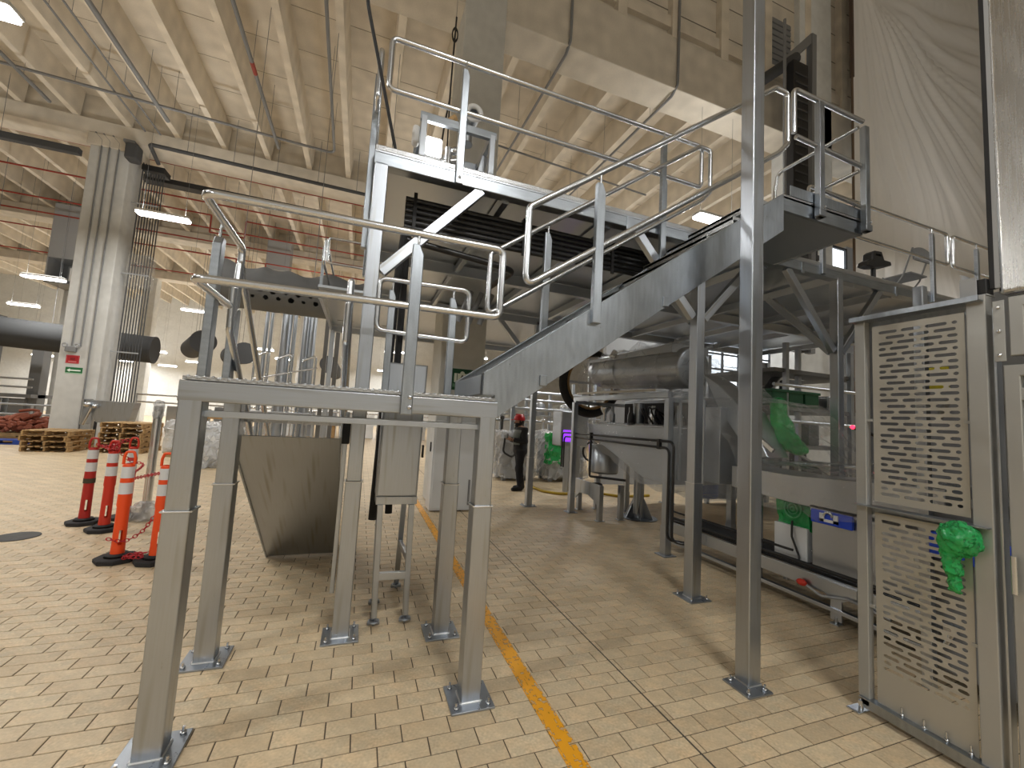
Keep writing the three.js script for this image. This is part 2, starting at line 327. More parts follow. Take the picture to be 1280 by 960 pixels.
  const cv = document.createElement('canvas'); cv.width = 64; cv.height = 2048; const c = cv.getContext('2d'); c.fillStyle = '#fff'; c.fillRect(0, 0, 64, 2048);
  for (let i = 0; i < 2600; i++) {      // paint scraped off, mostly along the edges
    const e = rnd(), x = e < .4 ? rr(-4, 9) : e < .8 ? rr(55, 68) : rr(0, 64), y = rnd() * 2048; c.fillStyle = 'rgba(0,0,0,' + rr(.25, .95).toFixed(2) + ')'; c.fillRect(x, y, rr(1, 7), rr(1, 6));
  }
  for (let i = 0; i < 260; i++) { c.fillStyle = 'rgba(0,0,0,.8)'; c.fillRect(rr(0, 60), rnd() * 2048, rr(4, 22), rr(1, 3)); }
  const at = new THREE.CanvasTexture(cv); at.wrapT = THREE.RepeatWrapping; at.repeat.set(1, 1); at.magFilter = THREE.LinearFilter;
  const paint = std(.80, .36, .012, .5, 0, { alphaMap: at, transparent: true });
  const g = new THREE.PlaneGeometry(.105, 11.4); g.rotateX(-Math.PI / 2); g.translate(1.098, .0013, -6.3);
  const ym = new THREE.Mesh(g, paint); ym.name = 'yellow_line'; ym.receiveShadow = true; ym.userData.label = 'worn yellow painted line'; floor.add(ym);
}
// ceiling slab, double-tee stems, girders
const CY = 11.2;
const ceiling = struct('ceiling', span(-34, 27, CY, CY + .3, -46.4, -7.5), M.ceiling);
{
  const shape = [[-.13, CY + .02], [-.085, 10.36], [.085, 10.36], [.13, CY + .02]];
  for (const [z0, z1] of [[-7.85, -16.5], [-17.3, -25.6], [-26.4, -34.7], [-35.5, -46]]) {
    const g = prism(shape, 'z', z0, z1);
    const far = z0 < -20;
    for (let i = -18; i < 16; i++) {
      const x = -1.16 + 1.335 * i; if (far && (x < -28 || x > 14)) continue; if (x < -26) continue;
      const m = new THREE.Mesh(g, M.joist); m.name = 'ceiling_rib'; m.position.x = x; m.castShadow = m.receiveShadow = true; ceiling.add(m);
    }
  }
  for (const z of [-16.9, -26, -35.1]) struct('girder', [span(-34, 27, 10.3, CY + .02, z - .3, z + .3, .02), span(-34, 27, 9.85, 10.36, z - .46, z + .46, .02)], M.girder, ceiling);
  // thin cast joints across the slab between the ribs
  struct('slab_joint', [-9.3, -10.6, -11.9, -13.2, -14.5, -15.8].map(z => span(-26, 20, CY - .006, CY + .01, z - .006, z + .006)), std(.30, .26, .2, .9), ceiling);
}
// the front row carries a higher roof over the camera's bay
{
  const w = struct('wall_upper', span(-34, 27, 10.36, 18, -7.9, -7.62), M.girder);
  struct('girder', [span(-34, 27, 9.62, 10.95, -8.2, -7.45, .02)], M.girder, w);
  for (let i = 0; i < 13; i++) struct('pilaster', span(3.2 + i * 1.52, 3.45 + i * 1.52, 10.9, 18, -7.63, -7.44, .015), M.joist, w);
  for (const y of [11.75, 12.6, 13.5, 14.4, 15.3]) struct('panel_joint', span(-34, 27, y, y + .02, -7.63, -7.612), std(.2, .18, .15, .9), w);
  struct('ceiling_high', span(-34, 27, 18, 18.3, -8, 11.3), M.ceiling);
}
struct('wall_back', span(-34, 27, 0, 12, -46.7, -46.4), M.whiteWall);
{
  const w = struct('wall_left', span(-34.3, -34, 0, 18.3, -46.7, 11.3), M.whiteWall);
  struct('wall_right', span(27, 27.3, 0, 18.3, -46.7, 11.3), M.whiteWall);
  struct('wall_front', span(-34, 27, 0, 18.3, 11, 11.3), M.whiteWall);
}
// concrete columns
function column(label, x0, x1, z0, z1, top, mat) {
  const t = thing('concrete_column', label, 'column', [(x0 + x1) / 2, 0, (z0 + z1) / 2]);
  part('shaft', span(x0, x1, 0, top, z0, z1, .03), mat, t); return t;
}
const colLeft = column('white concrete column with grey conduits, red and green signs, behind pallets', -8.72, -7.7, -17.4, -16.45, 9.86, M.concrete);
part('capital', [span(-8.8, -7.62, 9.5, 9.9, -17.5, -16.4, .03)], M.girder, colLeft);
for (const [x, y0] of [[-8.42, 3.05], [-8.22, 3.05], [-7.98, 0]]) part('conduit', pipe([[x, y0, -16.42], [x, 9.7, -16.42], [x - .2, 9.92, -16.42]], .022, { seg: 8 }), M.greyMid, colLeft);
const colMid = column('tall grey concrete column rising behind the platform with a green sign', 1.27, 2.11, -8.25, -7.40, 18, M.concreteGrey);
column('white concrete column beside the hanging plastic sheet', 10.6, 11.9, -8.3, -7.45, 18, M.whiteWall);
for (const [x, z] of [[-13.4, -26], [-4.4, -35.1], [-14.2, -35.1]]) column('slim white column standing far back in the hall', x - .35, x + .35, z - .35, z + .35, 9.86, M.whiteWall).userData.group = 'far columns';
// signs
function sign(name, label, w, h, [x, y, z], draw) {
  const cv = document.createElement('canvas'); cv.width = 256; cv.height = Math.round(256 * h / w); draw(cv.getContext('2d'), cv.width, cv.height);
  const t = new THREE.CanvasTexture(cv); t.colorSpace = THREE.SRGBColorSpace;
  const s = thing(name, label, 'sign', [x, y - h / 2, z]);
  part('panel', box(x, y, z + .004, w, h, .008, .002), M.white, s);
  const g = new THREE.PlaneGeometry(w * .98, h * .98); g.translate(x, y, z + .0095);
  part('print', g, new THREE.MeshStandardMaterial({ map: t, roughness: .5 }), s);
}
sign('fire_sign', 'red fire equipment sign on white column above the green arrow sign', .33, .26, [-8.37, 2.64, -16.45], (c, w, h) => { c.fillStyle = '#a81820'; c.fillRect(0, 0, w, h); c.strokeStyle = '#c9545a'; c.lineWidth = 10; c.strokeRect(16, 14, w - 32, h - 28); c.fillStyle = '#7c1016'; c.fillRect(w * .32, h * .3, w * .36, h * .32); c.fillStyle = '#e2a0a0'; c.fillRect(w * .2, h * .74, w * .6, h * .07); });
sign('exit_arrow_sign', 'green sign with white arrow pointing left on white column', .42, .2, [-8.3, 2.3, -16.45], (c, w, h) => { c.fillStyle = '#1f6a3c'; c.fillRect(0, 0, w, h); c.fillStyle = '#eef6ee'; c.fillRect(w * .2, h * .38, w * .68, h * .2); c.beginPath(); c.moveTo(w * .07, h * .48); c.lineTo(w * .26, h * .22); c.lineTo(w * .26, h * .74); c.fill(); c.fillStyle = '#9cc4a6'; c.fillRect(0, h * .86, w, h * .14); });
sign('exit_route_sign', 'green emergency exit sign with white door pictogram on grey column', .40, .40, [1.70, 2.26, -7.40], (c, w, h) => {
  c.fillStyle = '#0c4a2c'; c.fillRect(0, 0, w, h); c.fillStyle = '#dfe6d6'; c.fillRect(w * .12, h * .22, w * .76, h * .42); c.beginPath(); c.arc(w * .5, h * .22, w * .11, Math.PI, 0); c.fill();
  c.strokeStyle = '#3c2a1c'; c.lineWidth = 9; c.beginPath(); c.moveTo(w * .34, h * .62); c.lineTo(w * .5, h * .3); c.lineTo(w * .66, h * .62); c.stroke(); c.fillStyle = '#1c3a28'; c.fillRect(w * .24, h * .24, 8, h * .38); c.fillRect(w * .74, h * .24, 8, h * .38);
  c.fillStyle = '#5d8a6c'; c.fillRect(w * .06, h * .7, w * .88, h * .16);
});
{ // emergency light above the red sign
  const t = thing('emergency_light', 'grey twin-head emergency light above the red sign', 'light', [-8.42, 2.86, -16.42]);
  part('housing', box(-8.42, 2.94, -16.39, .26, .16, .1, .02), M.greyMid, t);
  for (const s of [-1, 1]) part('lamp_head', torus([-8.42 + s * .14, 3.06, -16.36], .055, .022, 'z', 16), M.greyLight, t);
}
{ // loudspeaker-like box at the column head
  const t = thing('loudspeaker', 'dark loudspeaker mounted at the top of white column', 'loudspeaker', [-7.5, 9.1, -16.3]);
  part('cabinet_shell', box(-7.5, 9.38, -16.2, .34, .55, .4, .08), M.charcoal, t); part('bracket', box(-7.62, 9.72, -16.25, .3, .1, .3, .02), M.greyMid, t);
}
// ------------------------------------------------------------------ lamps
const addedTopGlow = new THREE.MeshStandardMaterial({ color: 0xffffff, emissive: new THREE.Color().setRGB(1, .985, .95), emissiveIntensity: 4, roughness: .5 });  // for the added glowing strip on top of each lamp
const lampGlow = new THREE.MeshStandardMaterial({ color: 0xffffff, emissive: new THREE.Color().setRGB(1, .985, .95), emissiveIntensity: 14, roughness: .5 });
const lampLabel = ['white high-bay lamp hanging under the front girder left of the conduits', 'white high-bay lamp showing just above the stair stringer beside tall post', 'white high-bay lamp hanging beside the conduit bundle of white column', 'white high-bay lamp seen left of the rear platform posts', 'white high-bay lamp seen between grey column and stair handrail'];
lampSpots.forEach(([x, y, z], i) => {
  const t = thing('high_bay_lamp', lampLabel[i] || (z > -7 ? 'white high-bay lamp hanging over the open bay before the platforms' : 'long white hanging high-bay lamp far down the hall'), 'lamp', [x, y - .05, z], 'high-bay lamps');
  part('housing', box(x, y + .03, z, 1.26, .07, .3, .02), M.white, t);
  part('diffuser', box(x, y - .035, z, 1.22, .07, .27, .02), lampGlow, t); part('added_top_glow', box(x, y + .07, z, 1.2, .015, .2, .004), addedTopGlow, t);  // the top strip is added, it glows to go with the ceiling fill
  const top = Math.abs(z + 7.5) < .2 ? 9.62 : z > -7.5 ? 18 : CY;
  for (const s of [-.5, .5]) part('suspension_wire', rod([x + s, y + .06, z], [x + s, top, z], .004, 5), M.greyMid, t);
  const L = new THREE.RectAreaLight(new THREE.Color().setRGB(1, .985, .95), LAMP, 1.2, .26); L.name = 'lamp_light'; L.position.set(0, -.03, 0); L.rotation.x = -Math.PI / 2; t.add(L);
  const U = new THREE.RectAreaLight(new THREE.Color().setRGB(1, .985, .95), LAMP * .36, 1.2, .2); U.name = 'added_ceiling_fill'; U.position.set(0, .135, 0); U.rotation.x = Math.PI / 2; t.add(U);  // upward fill added to each lamp to brighten the ceiling
});
// ------------------------------------------------------------------ big steel
const R = .0213;                        // handrail tube
function leg(root, x, z, top, { sleeveTop = 1.085, w = .1, ws = .112, plate = .245, mat = M.steel } = {}) {
  const l = part('leg', bar([x, Math.max(.9, sleeveTop - .1), z], [x, top, z], w, w, .008), mat, root);
  part('sleeve', bar([x, .012, z], [x, sleeveTop, z], ws, ws, .008), mat, l);
  const b = ws / 2 + .003;
  part('weld_bead', [[b, 0], [-b, 0], [0, b], [0, -b]].map(([dx, dz]) => rod([x + (dx || -ws / 2), sleeveTop, z + (dz || -ws / 2)], [x + (dx || ws / 2), sleeveTop, z + (dz || ws / 2)], .005, 6))
    .concat([[b, 0], [-b, 0], [0, b], [0, -b]].map(([dx, dz]) => rod([x + (dx || -ws / 2), .014, z + (dz || -ws / 2)], [x + (dx || ws / 2), .014, z + (dz || ws / 2)], .006, 6))), M.weld, l);
  foot(l, x, z, plate); return l;
}
function foot(l, x, z, plate = .245) {
  part('base_plate', box(x, .006, z, plate, .012, plate, .003), M.plate, l);
  const o = plate / 2 - .032;
  for (const [sx, sz] of [[1, 1], [1, -1], [-1, 1], [-1, -1]]) part('anchor_bolt', [rod([x + sx * o, .01, z + sz * o], [x + sx * o, .045, z + sz * o], .007, 8), lathe([[0, 0], [.014, 0], [.014, .012], [0, .012]], [x + sx * o, .012, z + sz * o], 6)], M.rail, l);
}
// flat-bar rail post with a chamfered head and a thin neck to the top rail; dir is the outward side it is bolted on
function railPost(root, x, z, y0, y1, wx = .064, wz = .045, mat = M.galv) {
  const h = Math.min(.06, wx), long = wx >= wz;
  const poly = long ? [[x - wx / 2, y0], [x + wx / 2, y0], [x + wx / 2, y1 - h], [x + wx * .1, y1], [x - wx / 2, y1]] : [[z - wz / 2, y0], [z + wz / 2, y0], [z + wz / 2, y1 - h], [z + wz * .1, y1], [z - wz / 2, y1]];
  const p = part('rail_post', long ? prism(poly, 'z', z - wz / 2, z + wz / 2, [], .004) : prism(poly, 'x', x - wx / 2, x + wx / 2, [], .004), mat, root);
  part('post_neck', rod([x, y1 - .05, z], [x, y1 + .075, z], .008, 8), M.rail, p);
  return p;
}
function boltPair(root, pts) { for (const [x, y, z] of pts) part('bolt_head', ball(x, y, z, .013, 1, 1, .7, 8), M.rail, root); }

{ // low platform
  const t = thing('work_platform', 'low stainless steel platform on four square legs with rounded tubular guardrails', 'platform', [0, 0, -2.78]);
  for (const [x, z] of [[-.755, -2.405], [.715, -2.405], [-.77, -3.165], [.69, -3.165]]) leg(t, x, z, 1.6);
  part('beam', bar([-.807, 1.645, -2.405], [.768, 1.645, -2.405], .1, .1, .008), M.steel, t);
  part('beam', bar([-.807, 1.645, -3.165], [.75, 1.645, -3.165], .1, .1, .008), M.steel, t);
  part('beam', bar([-.757, 1.645, -2.45], [-.757, 1.645, -3.12], .1, .1, .008), M.steel, t);
  part('beam', bar([.715, 1.645, -2.45], [.715, 1.645, -3.12], .1, .1, .008), M.steel, t);
  part('tie_bar', bar([-.71, 1.54, -2.41], [.665, 1.54, -2.41], .03, .032, .003), M.steelPlain, t);
  part('tie_bar', bar([-.72, 1.53, -3.165], [.64, 1.53, -3.165], .03, .034, .003), M.steelPlain, t);
  const dk = part('deck_plate', span(-.80, .765, 1.697, 1.717, -2.365, -3.215, .003), M.tread, t);
  part('tread_bump', Array.from({ length: 46 }, (_, i) => ball(-.78 + i * .0335, 1.717, -2.375, .008, 1, .7, 1, 6)), M.steelPlain, dk);
  // guardrail round the front and the left end, one closed loop
  part('guardrail', pipe([[.742, 2.205, -2.345], [.742, 2.625, -2.345], [-.80, 2.61, -2.345], [-.80, 2.60, -3.06], [-.80, 2.19, -3.06], [-.80, 2.185, -2.345]], R, { bend: .05, seg: 14, closed: true }), M.rail, t);
  part('guardrail', pipe([[.06, 2.60, -3.215], [.755, 2.61, -3.215], [.755, 2.19, -3.215], [.06, 2.205, -3.215]], R * .92, { bend: .06, seg: 12, closed: true }), M.rail, t);
  const p0 = railPost(t, .235, -2.34, 1.59, 2.55); boltPair(p0, [[.25, 1.63, -2.315], [.25, 1.685, -2.315]]);
  railPost(t, .63, -3.225, 1.6, 2.53, .056, .04); railPost(t, -.835, -2.75, 1.6, 2.54, .045, .075); railPost(t, -.83, -3.17, 1.6, 2.22, .045, .09);
  railPost(t, .16, -3.225, 1.6, 2.52, .05, .04);
}
{ // main stair from the low platform up to the landing
  const t = thing('steel_stair', 'stainless stair with solid mottled stringers climbing from low platform to landing', 'stair', [.75, 1.6, -2.76]);
  part('stringer', prism([[.75, 1.59], [.75, 1.735], [.675, 1.735], [.675, 1.855], [3.17, 3.60], [3.17, 3.285]].map(p => p), 'z', -2.385, -2.365, [], .002), M.galv, t);
  part('stringer', prism([[.75, 1.59], [.75, 1.735], [.675, 1.735], [.675, 1.855], [3.17, 3.60], [3.17, 3.285]], 'z', -3.165, -3.145, [], .002), M.galv, t);
  for (const z of [-2.40, -3.13]) {     // folded lips along both edges of each stringer
    part('stringer_flange', bar([.86, 1.672, z], [3.165, 3.29, z], .05, .012, .003), M.galv, t);
    part('stringer_flange', bar([.675, 1.86, z + (z < -3 ? .0 : .0)], [3.165, 3.60, z], .07, .012, .003), M.galv, t);
  }
  const n = 9;
  for (let i = 0; i < n; i++) { const f = (i + .6) / n, x = .8 + f * 2.33, y = 1.72 + f * 1.87; part('tread', [span(x - .13, x + .13, y - .03, y, -2.385, -3.145, .004), span(x - .13, x - .126, y - .06, y, -2.385, -3.145)], M.tread, t); }
  for (const [x, y] of [[1.06, 1.815], [1.985, 2.46], [2.9, 3.105]]) part('hanger_plate', box(x, y + .035, -2.36, .05, .07, .016, .006), M.galv, t);
  const loop = z => pipe([[.902, 2.43, z], [.902, 2.945, z], [3.06, 4.505, z], [3.20, 4.50, z], [3.20, 4.05, z], [3.10, 3.94, z]], R, { bend: .045, seg: 14, closed: true });
  part('handrail', loop(-2.355), M.rail, t); part('handrail', loop(-3.185), M.rail, t);
  for (const z of [-2.352, -3.19]) for (const [x, y0] of [[1.41, 2.26], [2.62, 3.10]]) { if (z > -3 && x > 2) continue; railPost(t, x, z, y0, y0 + .965, .062, .042); }
  part('hinge_lug', box(.69, 1.80, -2.79, .03, .12, .7, .004), M.steelPlain, t);
}
{ // upper platform with landing
  const t = thing('upper_platform', 'long raised stainless steel platform on tall legs with double tube guardrails', 'platform', [4.2, 0, -5.2]);
  leg(t, 0, -3.272, 3.5); leg(t, 3.12, -3.235, 3.5); leg(t, 3.10, -7.3, 3.5, { sleeveTop: .9 }); leg(t, 5.27, -3.27, 3.5); leg(t, 8.9, -7.3, 3.5); leg(t, 0, -7.3, 3.5); leg(t, 6.3, -7.3, 3.5);
  part('beam', bar([-.055, 3.536, -3.272], [9.0, 3.536, -3.272], .1, .102, .008), M.galv, t);
  for (const z of [-5.3, -7.3, -10.7]) part('beam', bar([z < -10 ? -.8 : -.05, 3.5, z], [z < -10 ? 4 : 9, 3.5, z], .1, .14, .008), M.steelPlain, t);
  for (const x of [0, 1.04, 2.08, 3.12, 4.16, 5.27, 6.4, 7.5, 8.95]) part('joist', bar([x, 3.52, -3.32], [x, 3.52, -7.3], .06, .1, .005), M.steelPlain, t);
  part('deck_plate', span(-.055, 9, 3.588, 3.60, -3.225, -7.4), M.steelPlain, t);
  part('deck_edge', span(-.055, 9, 3.60, 3.645, -3.225, -3.29, .006), M.tread, t);
  part('deck_top', span(-.055, 9, 3.60, 3.635, -3.29, -7.4), M.tread, t);
  // knee braces
  for (const [a, b] of [[[.06, 2.66, -3.262], [.80, 3.49, -3.262]], [[3.05, 2.72, -3.235], [2.33, 3.49, -3.235]], [[3.19, 2.72, -3.235], [3.92, 3.49, -3.235]], [[5.2, 2.62, -3.27], [4.42, 3.49, -3.27]], [[5.34, 2.62, -3.27], [6.08, 3.49, -3.27]], [[3.12, 2.70, -3.3], [3.12, 3.49, -4.05]], [[5.27, 2.62, -3.33], [5.27, 3.49, -4.15]], [[0, 2.7, -7.2], [0, 3.49, -6.4]], [[3.02, 2.7, -7.3], [2.3, 3.49, -7.3]]])
    part('knee_brace', bar(a, b, .062, .082, .006), M.steel, t);
  // stub hangers under the deck
  part('hanger', bar([1.32, 3.33, -3.6], [1.32, 3.5, -3.6], .04, .04, .004), M.steelPlain, t);
  for (const x of [2.25, 4.62, 6.35]) part('splice_plate', box(x, 3.52, -3.218, .05, .13, .012, .004), M.galv, t);
  // guardrails
  part('guardrail', pipe([[.0, 4.115, -3.225], [.0, 4.545, -3.225], [3.12, 4.545, -3.225], [3.12, 4.10, -3.225]], R, { bend: .055, seg: 14, closed: true }), M.rail, t);
  for (const x of [.597, 2.62]) { const p = railPost(t, x, -3.2, 3.47, 4.46, .056, .04); boltPair(p, [[x, 3.52, -3.178]]); }
  part('guardrail', pipe([[-.075, 4.105, -3.36], [-.075, 4.545, -3.36], [-.075, 4.545, -5.6], [-.075, 4.105, -5.6]], R, { bend: .055, seg: 12, closed: true }), M.rail, t);
  for (const z of [-3.55, -5.2]) railPost(t, -.085, z, 3.2, 4.46, .05, .07);
  part('side_channel', span(-.10, -.06, 2.86, 3.7, -3.34, -3.40, .004), M.galv, t);
  part('guardrail', pipe([[4.75, 4.10, -3.235], [4.75, 4.545, -3.235], [7.55, 4.545, -3.235], [7.55, 4.10, -3.235]], R, { bend: .05, seg: 10, closed: true }), M.rail, t);
  part('guardrail', pipe([[7.68, 4.10, -3.235], [7.68, 4.545, -3.235], [9.0, 4.545, -3.235], [9.0, 4.10, -3.235]], R, { bend: .05, seg: 10, closed: true }), M.rail, t);
  for (const x of [4.95, 7.15, 8.25]) railPost(t, x, -3.215, 3.5, 4.46, .06, .04);
  // landing at the stair head
  part('landing_deck', span(3.17, 4.20, 3.57, 3.61, -2.37, -3.225, .004), M.tread, t);
  part('landing_beam', bar([3.17, 3.53, -2.385], [4.19, 3.53, -2.385], .03, .13, .004), M.galv, t);
  part('landing_beam', bar([4.175, 3.53, -2.37], [4.175, 3.53, -3.22], .03, .13, .004), M.steel, t);
  part('landing_toe_board', span(3.25, 4.19, 3.61, 3.70, -2.365, -2.372), M.galv, t);
  part('landing_soffit', span(3.17, 4.19, 3.47, 3.475, -2.38, -3.22), M.steelPlain, t);
  part('guardrail', pipe([[3.262, 4.16, -2.345], [3.262, 4.56, -2.345], [4.165, 4.545, -2.345]], R, { bend: .05, seg: 12 }), M.rail, t);
  part('guardrail', rod([3.29, 4.135, -2.345], [4.14, 4.10, -2.345], R), M.rail, t);
  part('guardrail', rod([3.55, 3.735, -2.345], [4.14, 3.71, -2.345], R * .7), M.rail, t);
  part('guardrail', pipe([[4.20, 4.535, -2.40], [4.20, 4.535, -3.20], [4.20, 4.34, -3.24], [4.20, 3.9, -3.24]], R * .85, { bend: .08, seg: 10 }), M.rail, t);
  part('guardrail', rod([4.20, 4.10, -2.40], [4.20, 4.10, -3.2], R * .8), M.rail, t);
  part('guardrail', rod([4.20, 3.72, -2.40], [4.20, 3.72, -3.2], R * .6), M.rail, t);
  for (const [x, z, y1] of [[3.565, -2.335, 4.52], [4.165, -2.33, 4.475]]) { const p = part('rail_post', bar([x, 3.47, z], [x, y1, z], .062, .05, .005), M.galv, t); boltPair(p, [[x - .02, 3.50, z + .028], [x + .02, 3.56, z + .028]]); part('post_bracket', box(x - .01, 3.5, z + .012, .09, .06, .05, .008), M.plate, p); }
  // rear walkway seen past the tower
  part('walkway_deck', span(-.82, 4, 3.588, 3.63, -7.4, -10.8), M.steelPlain, t);
  part('walkway_edge', bar([-.8, 3.54, -7.68], [-.8, 3.54, -10.8], .06, .13, .006), M.steel, t); part('walkway_edge', bar([-.83, 3.54, -7.7], [0, 3.54, -7.7], .06, .1, .006), M.steel, t);
  part('guardrail', pipe([[-.8, 4.1, -7.7], [-.8, 4.545, -7.7], [-.8, 4.545, -10.7], [-.8, 4.1, -10.7]], R, { bend: .06, closed: true }), M.rail, t);
  part('guardrail', pipe([[-.75, 4.1, -7.66], [-.75, 4.545, -7.66], [-.1, 4.545, -7.66], [-.1, 4.1, -7.66]], R, { bend: .06, closed: true }), M.rail, t);
  for (const z of [-7.9, -10.4]) railPost(t, -.83, z, 3.5, 4.46, .045, .07);
  for (const [x, z] of [[-.76, -10.6], [3.9, -10.6]]) part('prop', bar([x, 0, z], [x, 3.45, z], .1, .1, .008), M.steel, t);
}
{ // stair going down behind the low platform
  const t = thing('access_stair', 'closed-backed stainless stair dropping from rear of low platform to floor', 'stair', [-.46, 0, -4.2]);
  const a = Math.atan2(1.38, 1.83);
  part('soffit_plate', bar([-.46, 1.385, -3.27], [-.46, .02, -5.08], .70, .006, .001), M.steel, t, 'plain brushed sheet closing the underside');
  for (const x of [-.80, -.115]) part('stringer', prism([[-3.22, 1.66], [-3.22, 1.40], [-5.09, 0], [-5.4, 0], [-5.4, .06]], 'x', x - .006, x + .006), M.galv, t);
  for (let i = 0; i < 7; i++) { const f = (i + .5) / 7; part('tread', span(-.79, -.12, 1.62 - f * 1.6 - .03, 1.62 - f * 1.6, -3.25 - f * 2.1 - .12, -3.25 - f * 2.1 + .12), M.tread, t); }
  for (const x of [-.79, -.13]) {
    part('handrail', pipe([[x, 2.06, -2.96], [x, 2.50, -3.01], [x, 2.44, -3.07], [x, 1.0, -4.87], [x, .5, -4.87]], R, { bend: .05 }), M.rail, t);
    part('handrail', pipe([[x, 2.30, -2.93], [x, 2.04, -2.95], [x, .95, -4.30], [x, .6, -4.87]], R, { bend: .05 }), M.rail, t);
  }
  part('hinge_bar', bar([-.085, .25, -3.42], [-.085, 1.58, -3.42], .03, .05, .004), M.steelPlain, t); part('hinge_block', box(-.085, 1.42, -3.40, .06, .16, .06, .008), M.charcoal, t);
}
{ // free-standing post in front of the stair
  const t = thing('steel_post', 'tall square steel post on bolted base plate standing before stair and fence', 'post', [2.48, 0, -2.085]);
  const p = part('shaft', bar([2.48, .012, -2.085], [2.48, 7.2, -2.085], .105, .105, .008), M.steel, t); 
  part('weld_bead', [[.055, 0], [-.055, 0], [0, .055], [0, -.055]].map(([dx, dz]) => rod([2.48 + (dx || -.052), .014, -2.085 + (dz || -.052)], [2.48 + (dx || .052), .014, -2.085 + (dz || .052)], .007, 6)), M.weld, p);
  foot(p, 2.437, -2.05, .2);
}
// ------------------------------------------------------------------ fence and gate on the right
function slotPanel(z0, z1, y0, y1, rows, sz0, sz1, sy0, sy1, x) {
  const holes = [], pitch = (sy1 - sy0) / (rows - 1), L = .094, gap = .018, h = .0185;
  for (let r = 0; r < rows; r++) {
    const y = sy0 + r * pitch; let z = sz0 - (r % 2 ? .056 : 0) - (r % 4 > 1 ? .02 : 0);
    while (z < sz1 - .02) {
      const a = Math.max(z, sz0), b = Math.min(z + L, sz1); z += L + gap;
      if (b - a < .022) continue;
      const q = []; for (let k = 0; k <= 3; k++) { const t = -Math.PI / 2 + k / 3 * Math.PI; q.push([b - h / 2 + h / 2 * Math.cos(t), y + h / 2 * Math.sin(t)]); } for (let k = 0; k <= 3; k++) { const t = Math.PI / 2 + k / 3 * Math.PI; q.push([a + h / 2 + h / 2 * Math.cos(t), y + h / 2 * Math.sin(t)]); }
      holes.push(q);
    }
  }
  return prism([[z0, y0], [z1, y0], [z1, y1], [z0, y1]], 'x', x, x + .003, holes);
}
{
  const t = thing('guard_gate', 'grey steel guard gate with two slotted sheet panels in angle frame', 'gate', [2.94, 0, -1.43]);
  const x = 2.93;
  part('stile', prism([[-1.712, .10], [-1.69, .045], [-1.655, .045], [-1.655, 2.335], [-1.712, 2.335]], 'x', x, x + .05, [], .003), M.fence, t);
  part('stile', span(x, x + .07, .03, 2.37, -1.192, -1.118, .006), M.fence, t);
  const rail = (y, n) => { part('cross_rail', [span(x - .045, x + .055, y, y + .006, -1.715, -1.125), ...(y > 2 ? [span(x - .048, x - .042, y, y + .028, -1.715, -1.125)] : []), span(x + .05, x + .056, y - .05, y, -1.715, -1.125)], M.galv, t, n); };
  rail(2.335, 'folded bright top rail'); rail(1.20);
  part('cross_rail', [span(x - .02, x + .04, .085, .091, -1.70, -1.12), span(x, x + .006, .03, .088, -1.70, -1.12)], M.galv, t);
  part('slotted_panel', slotPanel(-1.625, -1.205, 1.235, 2.30, 29, -1.592, -1.232, 1.285, 2.255, x + .02), M.fencePanel, t);
  part('slotted_panel', slotPanel(-1.625, -1.205, .093, 1.17, 25, -1.592, -1.232, .30, 1.125, x + .02), M.fencePanel, t);
  for (const y of [.62, 1.72]) for (const z of [-1.64, -1.198]) part('panel_lug', span(x + .012, x + .024, y - .008, y + .008, z - .018, z + .012), M.fence, t);
  for (const z of [-1.5, -1.405, -1.315, -1.225]) part('panel_bolt', [rod([x + .0, .092, z], [x + .0, .145, z], .005, 6), lathe([[0, 0], [.01, 0], [.01, .012], [0, .012]], [x, .1, z], 6)], M.rail, t);
  part('foot_plate', [box(x - .01, .006, -1.71, .10, .012, .07, .004), rod([x, .01, -1.70], [x, .06, -1.70], .012, 10)], M.rail, t);
}
{
  const t = thing('machine_door', 'steel machine door frame with dark window hinged beside the guard gate', 'door', [3.0, 0, -.95]);
  const x = 2.93;
  part('hinge_post', span(x + .005, x + .06, .03, 2.30, -1.098, -1.088, .003), M.steelPlain, t);
  const h = part('hinge_plate', prism([[-1.092, 2.02], [-1.052, 2.02], [-1.052, 2.325], [-1.092, 2.325]], 'x', x - .004, x + .004, [], .002), M.fence, t); for (const y of [2.05, 2.17, 2.29]) part('bolt_head', ball(x - .008, y, -1.072, .009, .7, 1, 1, 8), M.rail, h);
  const ring = (z0, z1, y0, y1, w) => prism([[z0, y0], [z1, y0], [z1, y1], [z0, y1]], 'x', x, x + .045, [[[z0 + w, y0 + w], [z0 + w, y1 - w], [z1 - w, y1 - w], [z1 - w, y0 + w]]], .004);
  part('upper_frame', ring(-1.04, -.6, 2.045, 2.335, .05), M.fence, t); part('lower_frame', ring(-1.065, -.6, .06, 2.0, .055), M.fence, t);
  part('window_bar', bar([x + .02, 1.86, -1.02], [x + .02, 1.78, -.62], .03, .06), M.fence, t);
  part('pane', span(x + .02, x + .026, .1, 1.96, -1.03, -.62), M.glass, t, 'clear glazing'); part('pane', span(x + .02, x + .026, 2.08, 2.3, -1.0, -.62), M.glass, t);
  part('handle', bar([x - .03, .93, -1.045], [x - .03, 1.10, -1.045], .02, .022, .008), M.rail, t, 'pale grip handle');
}
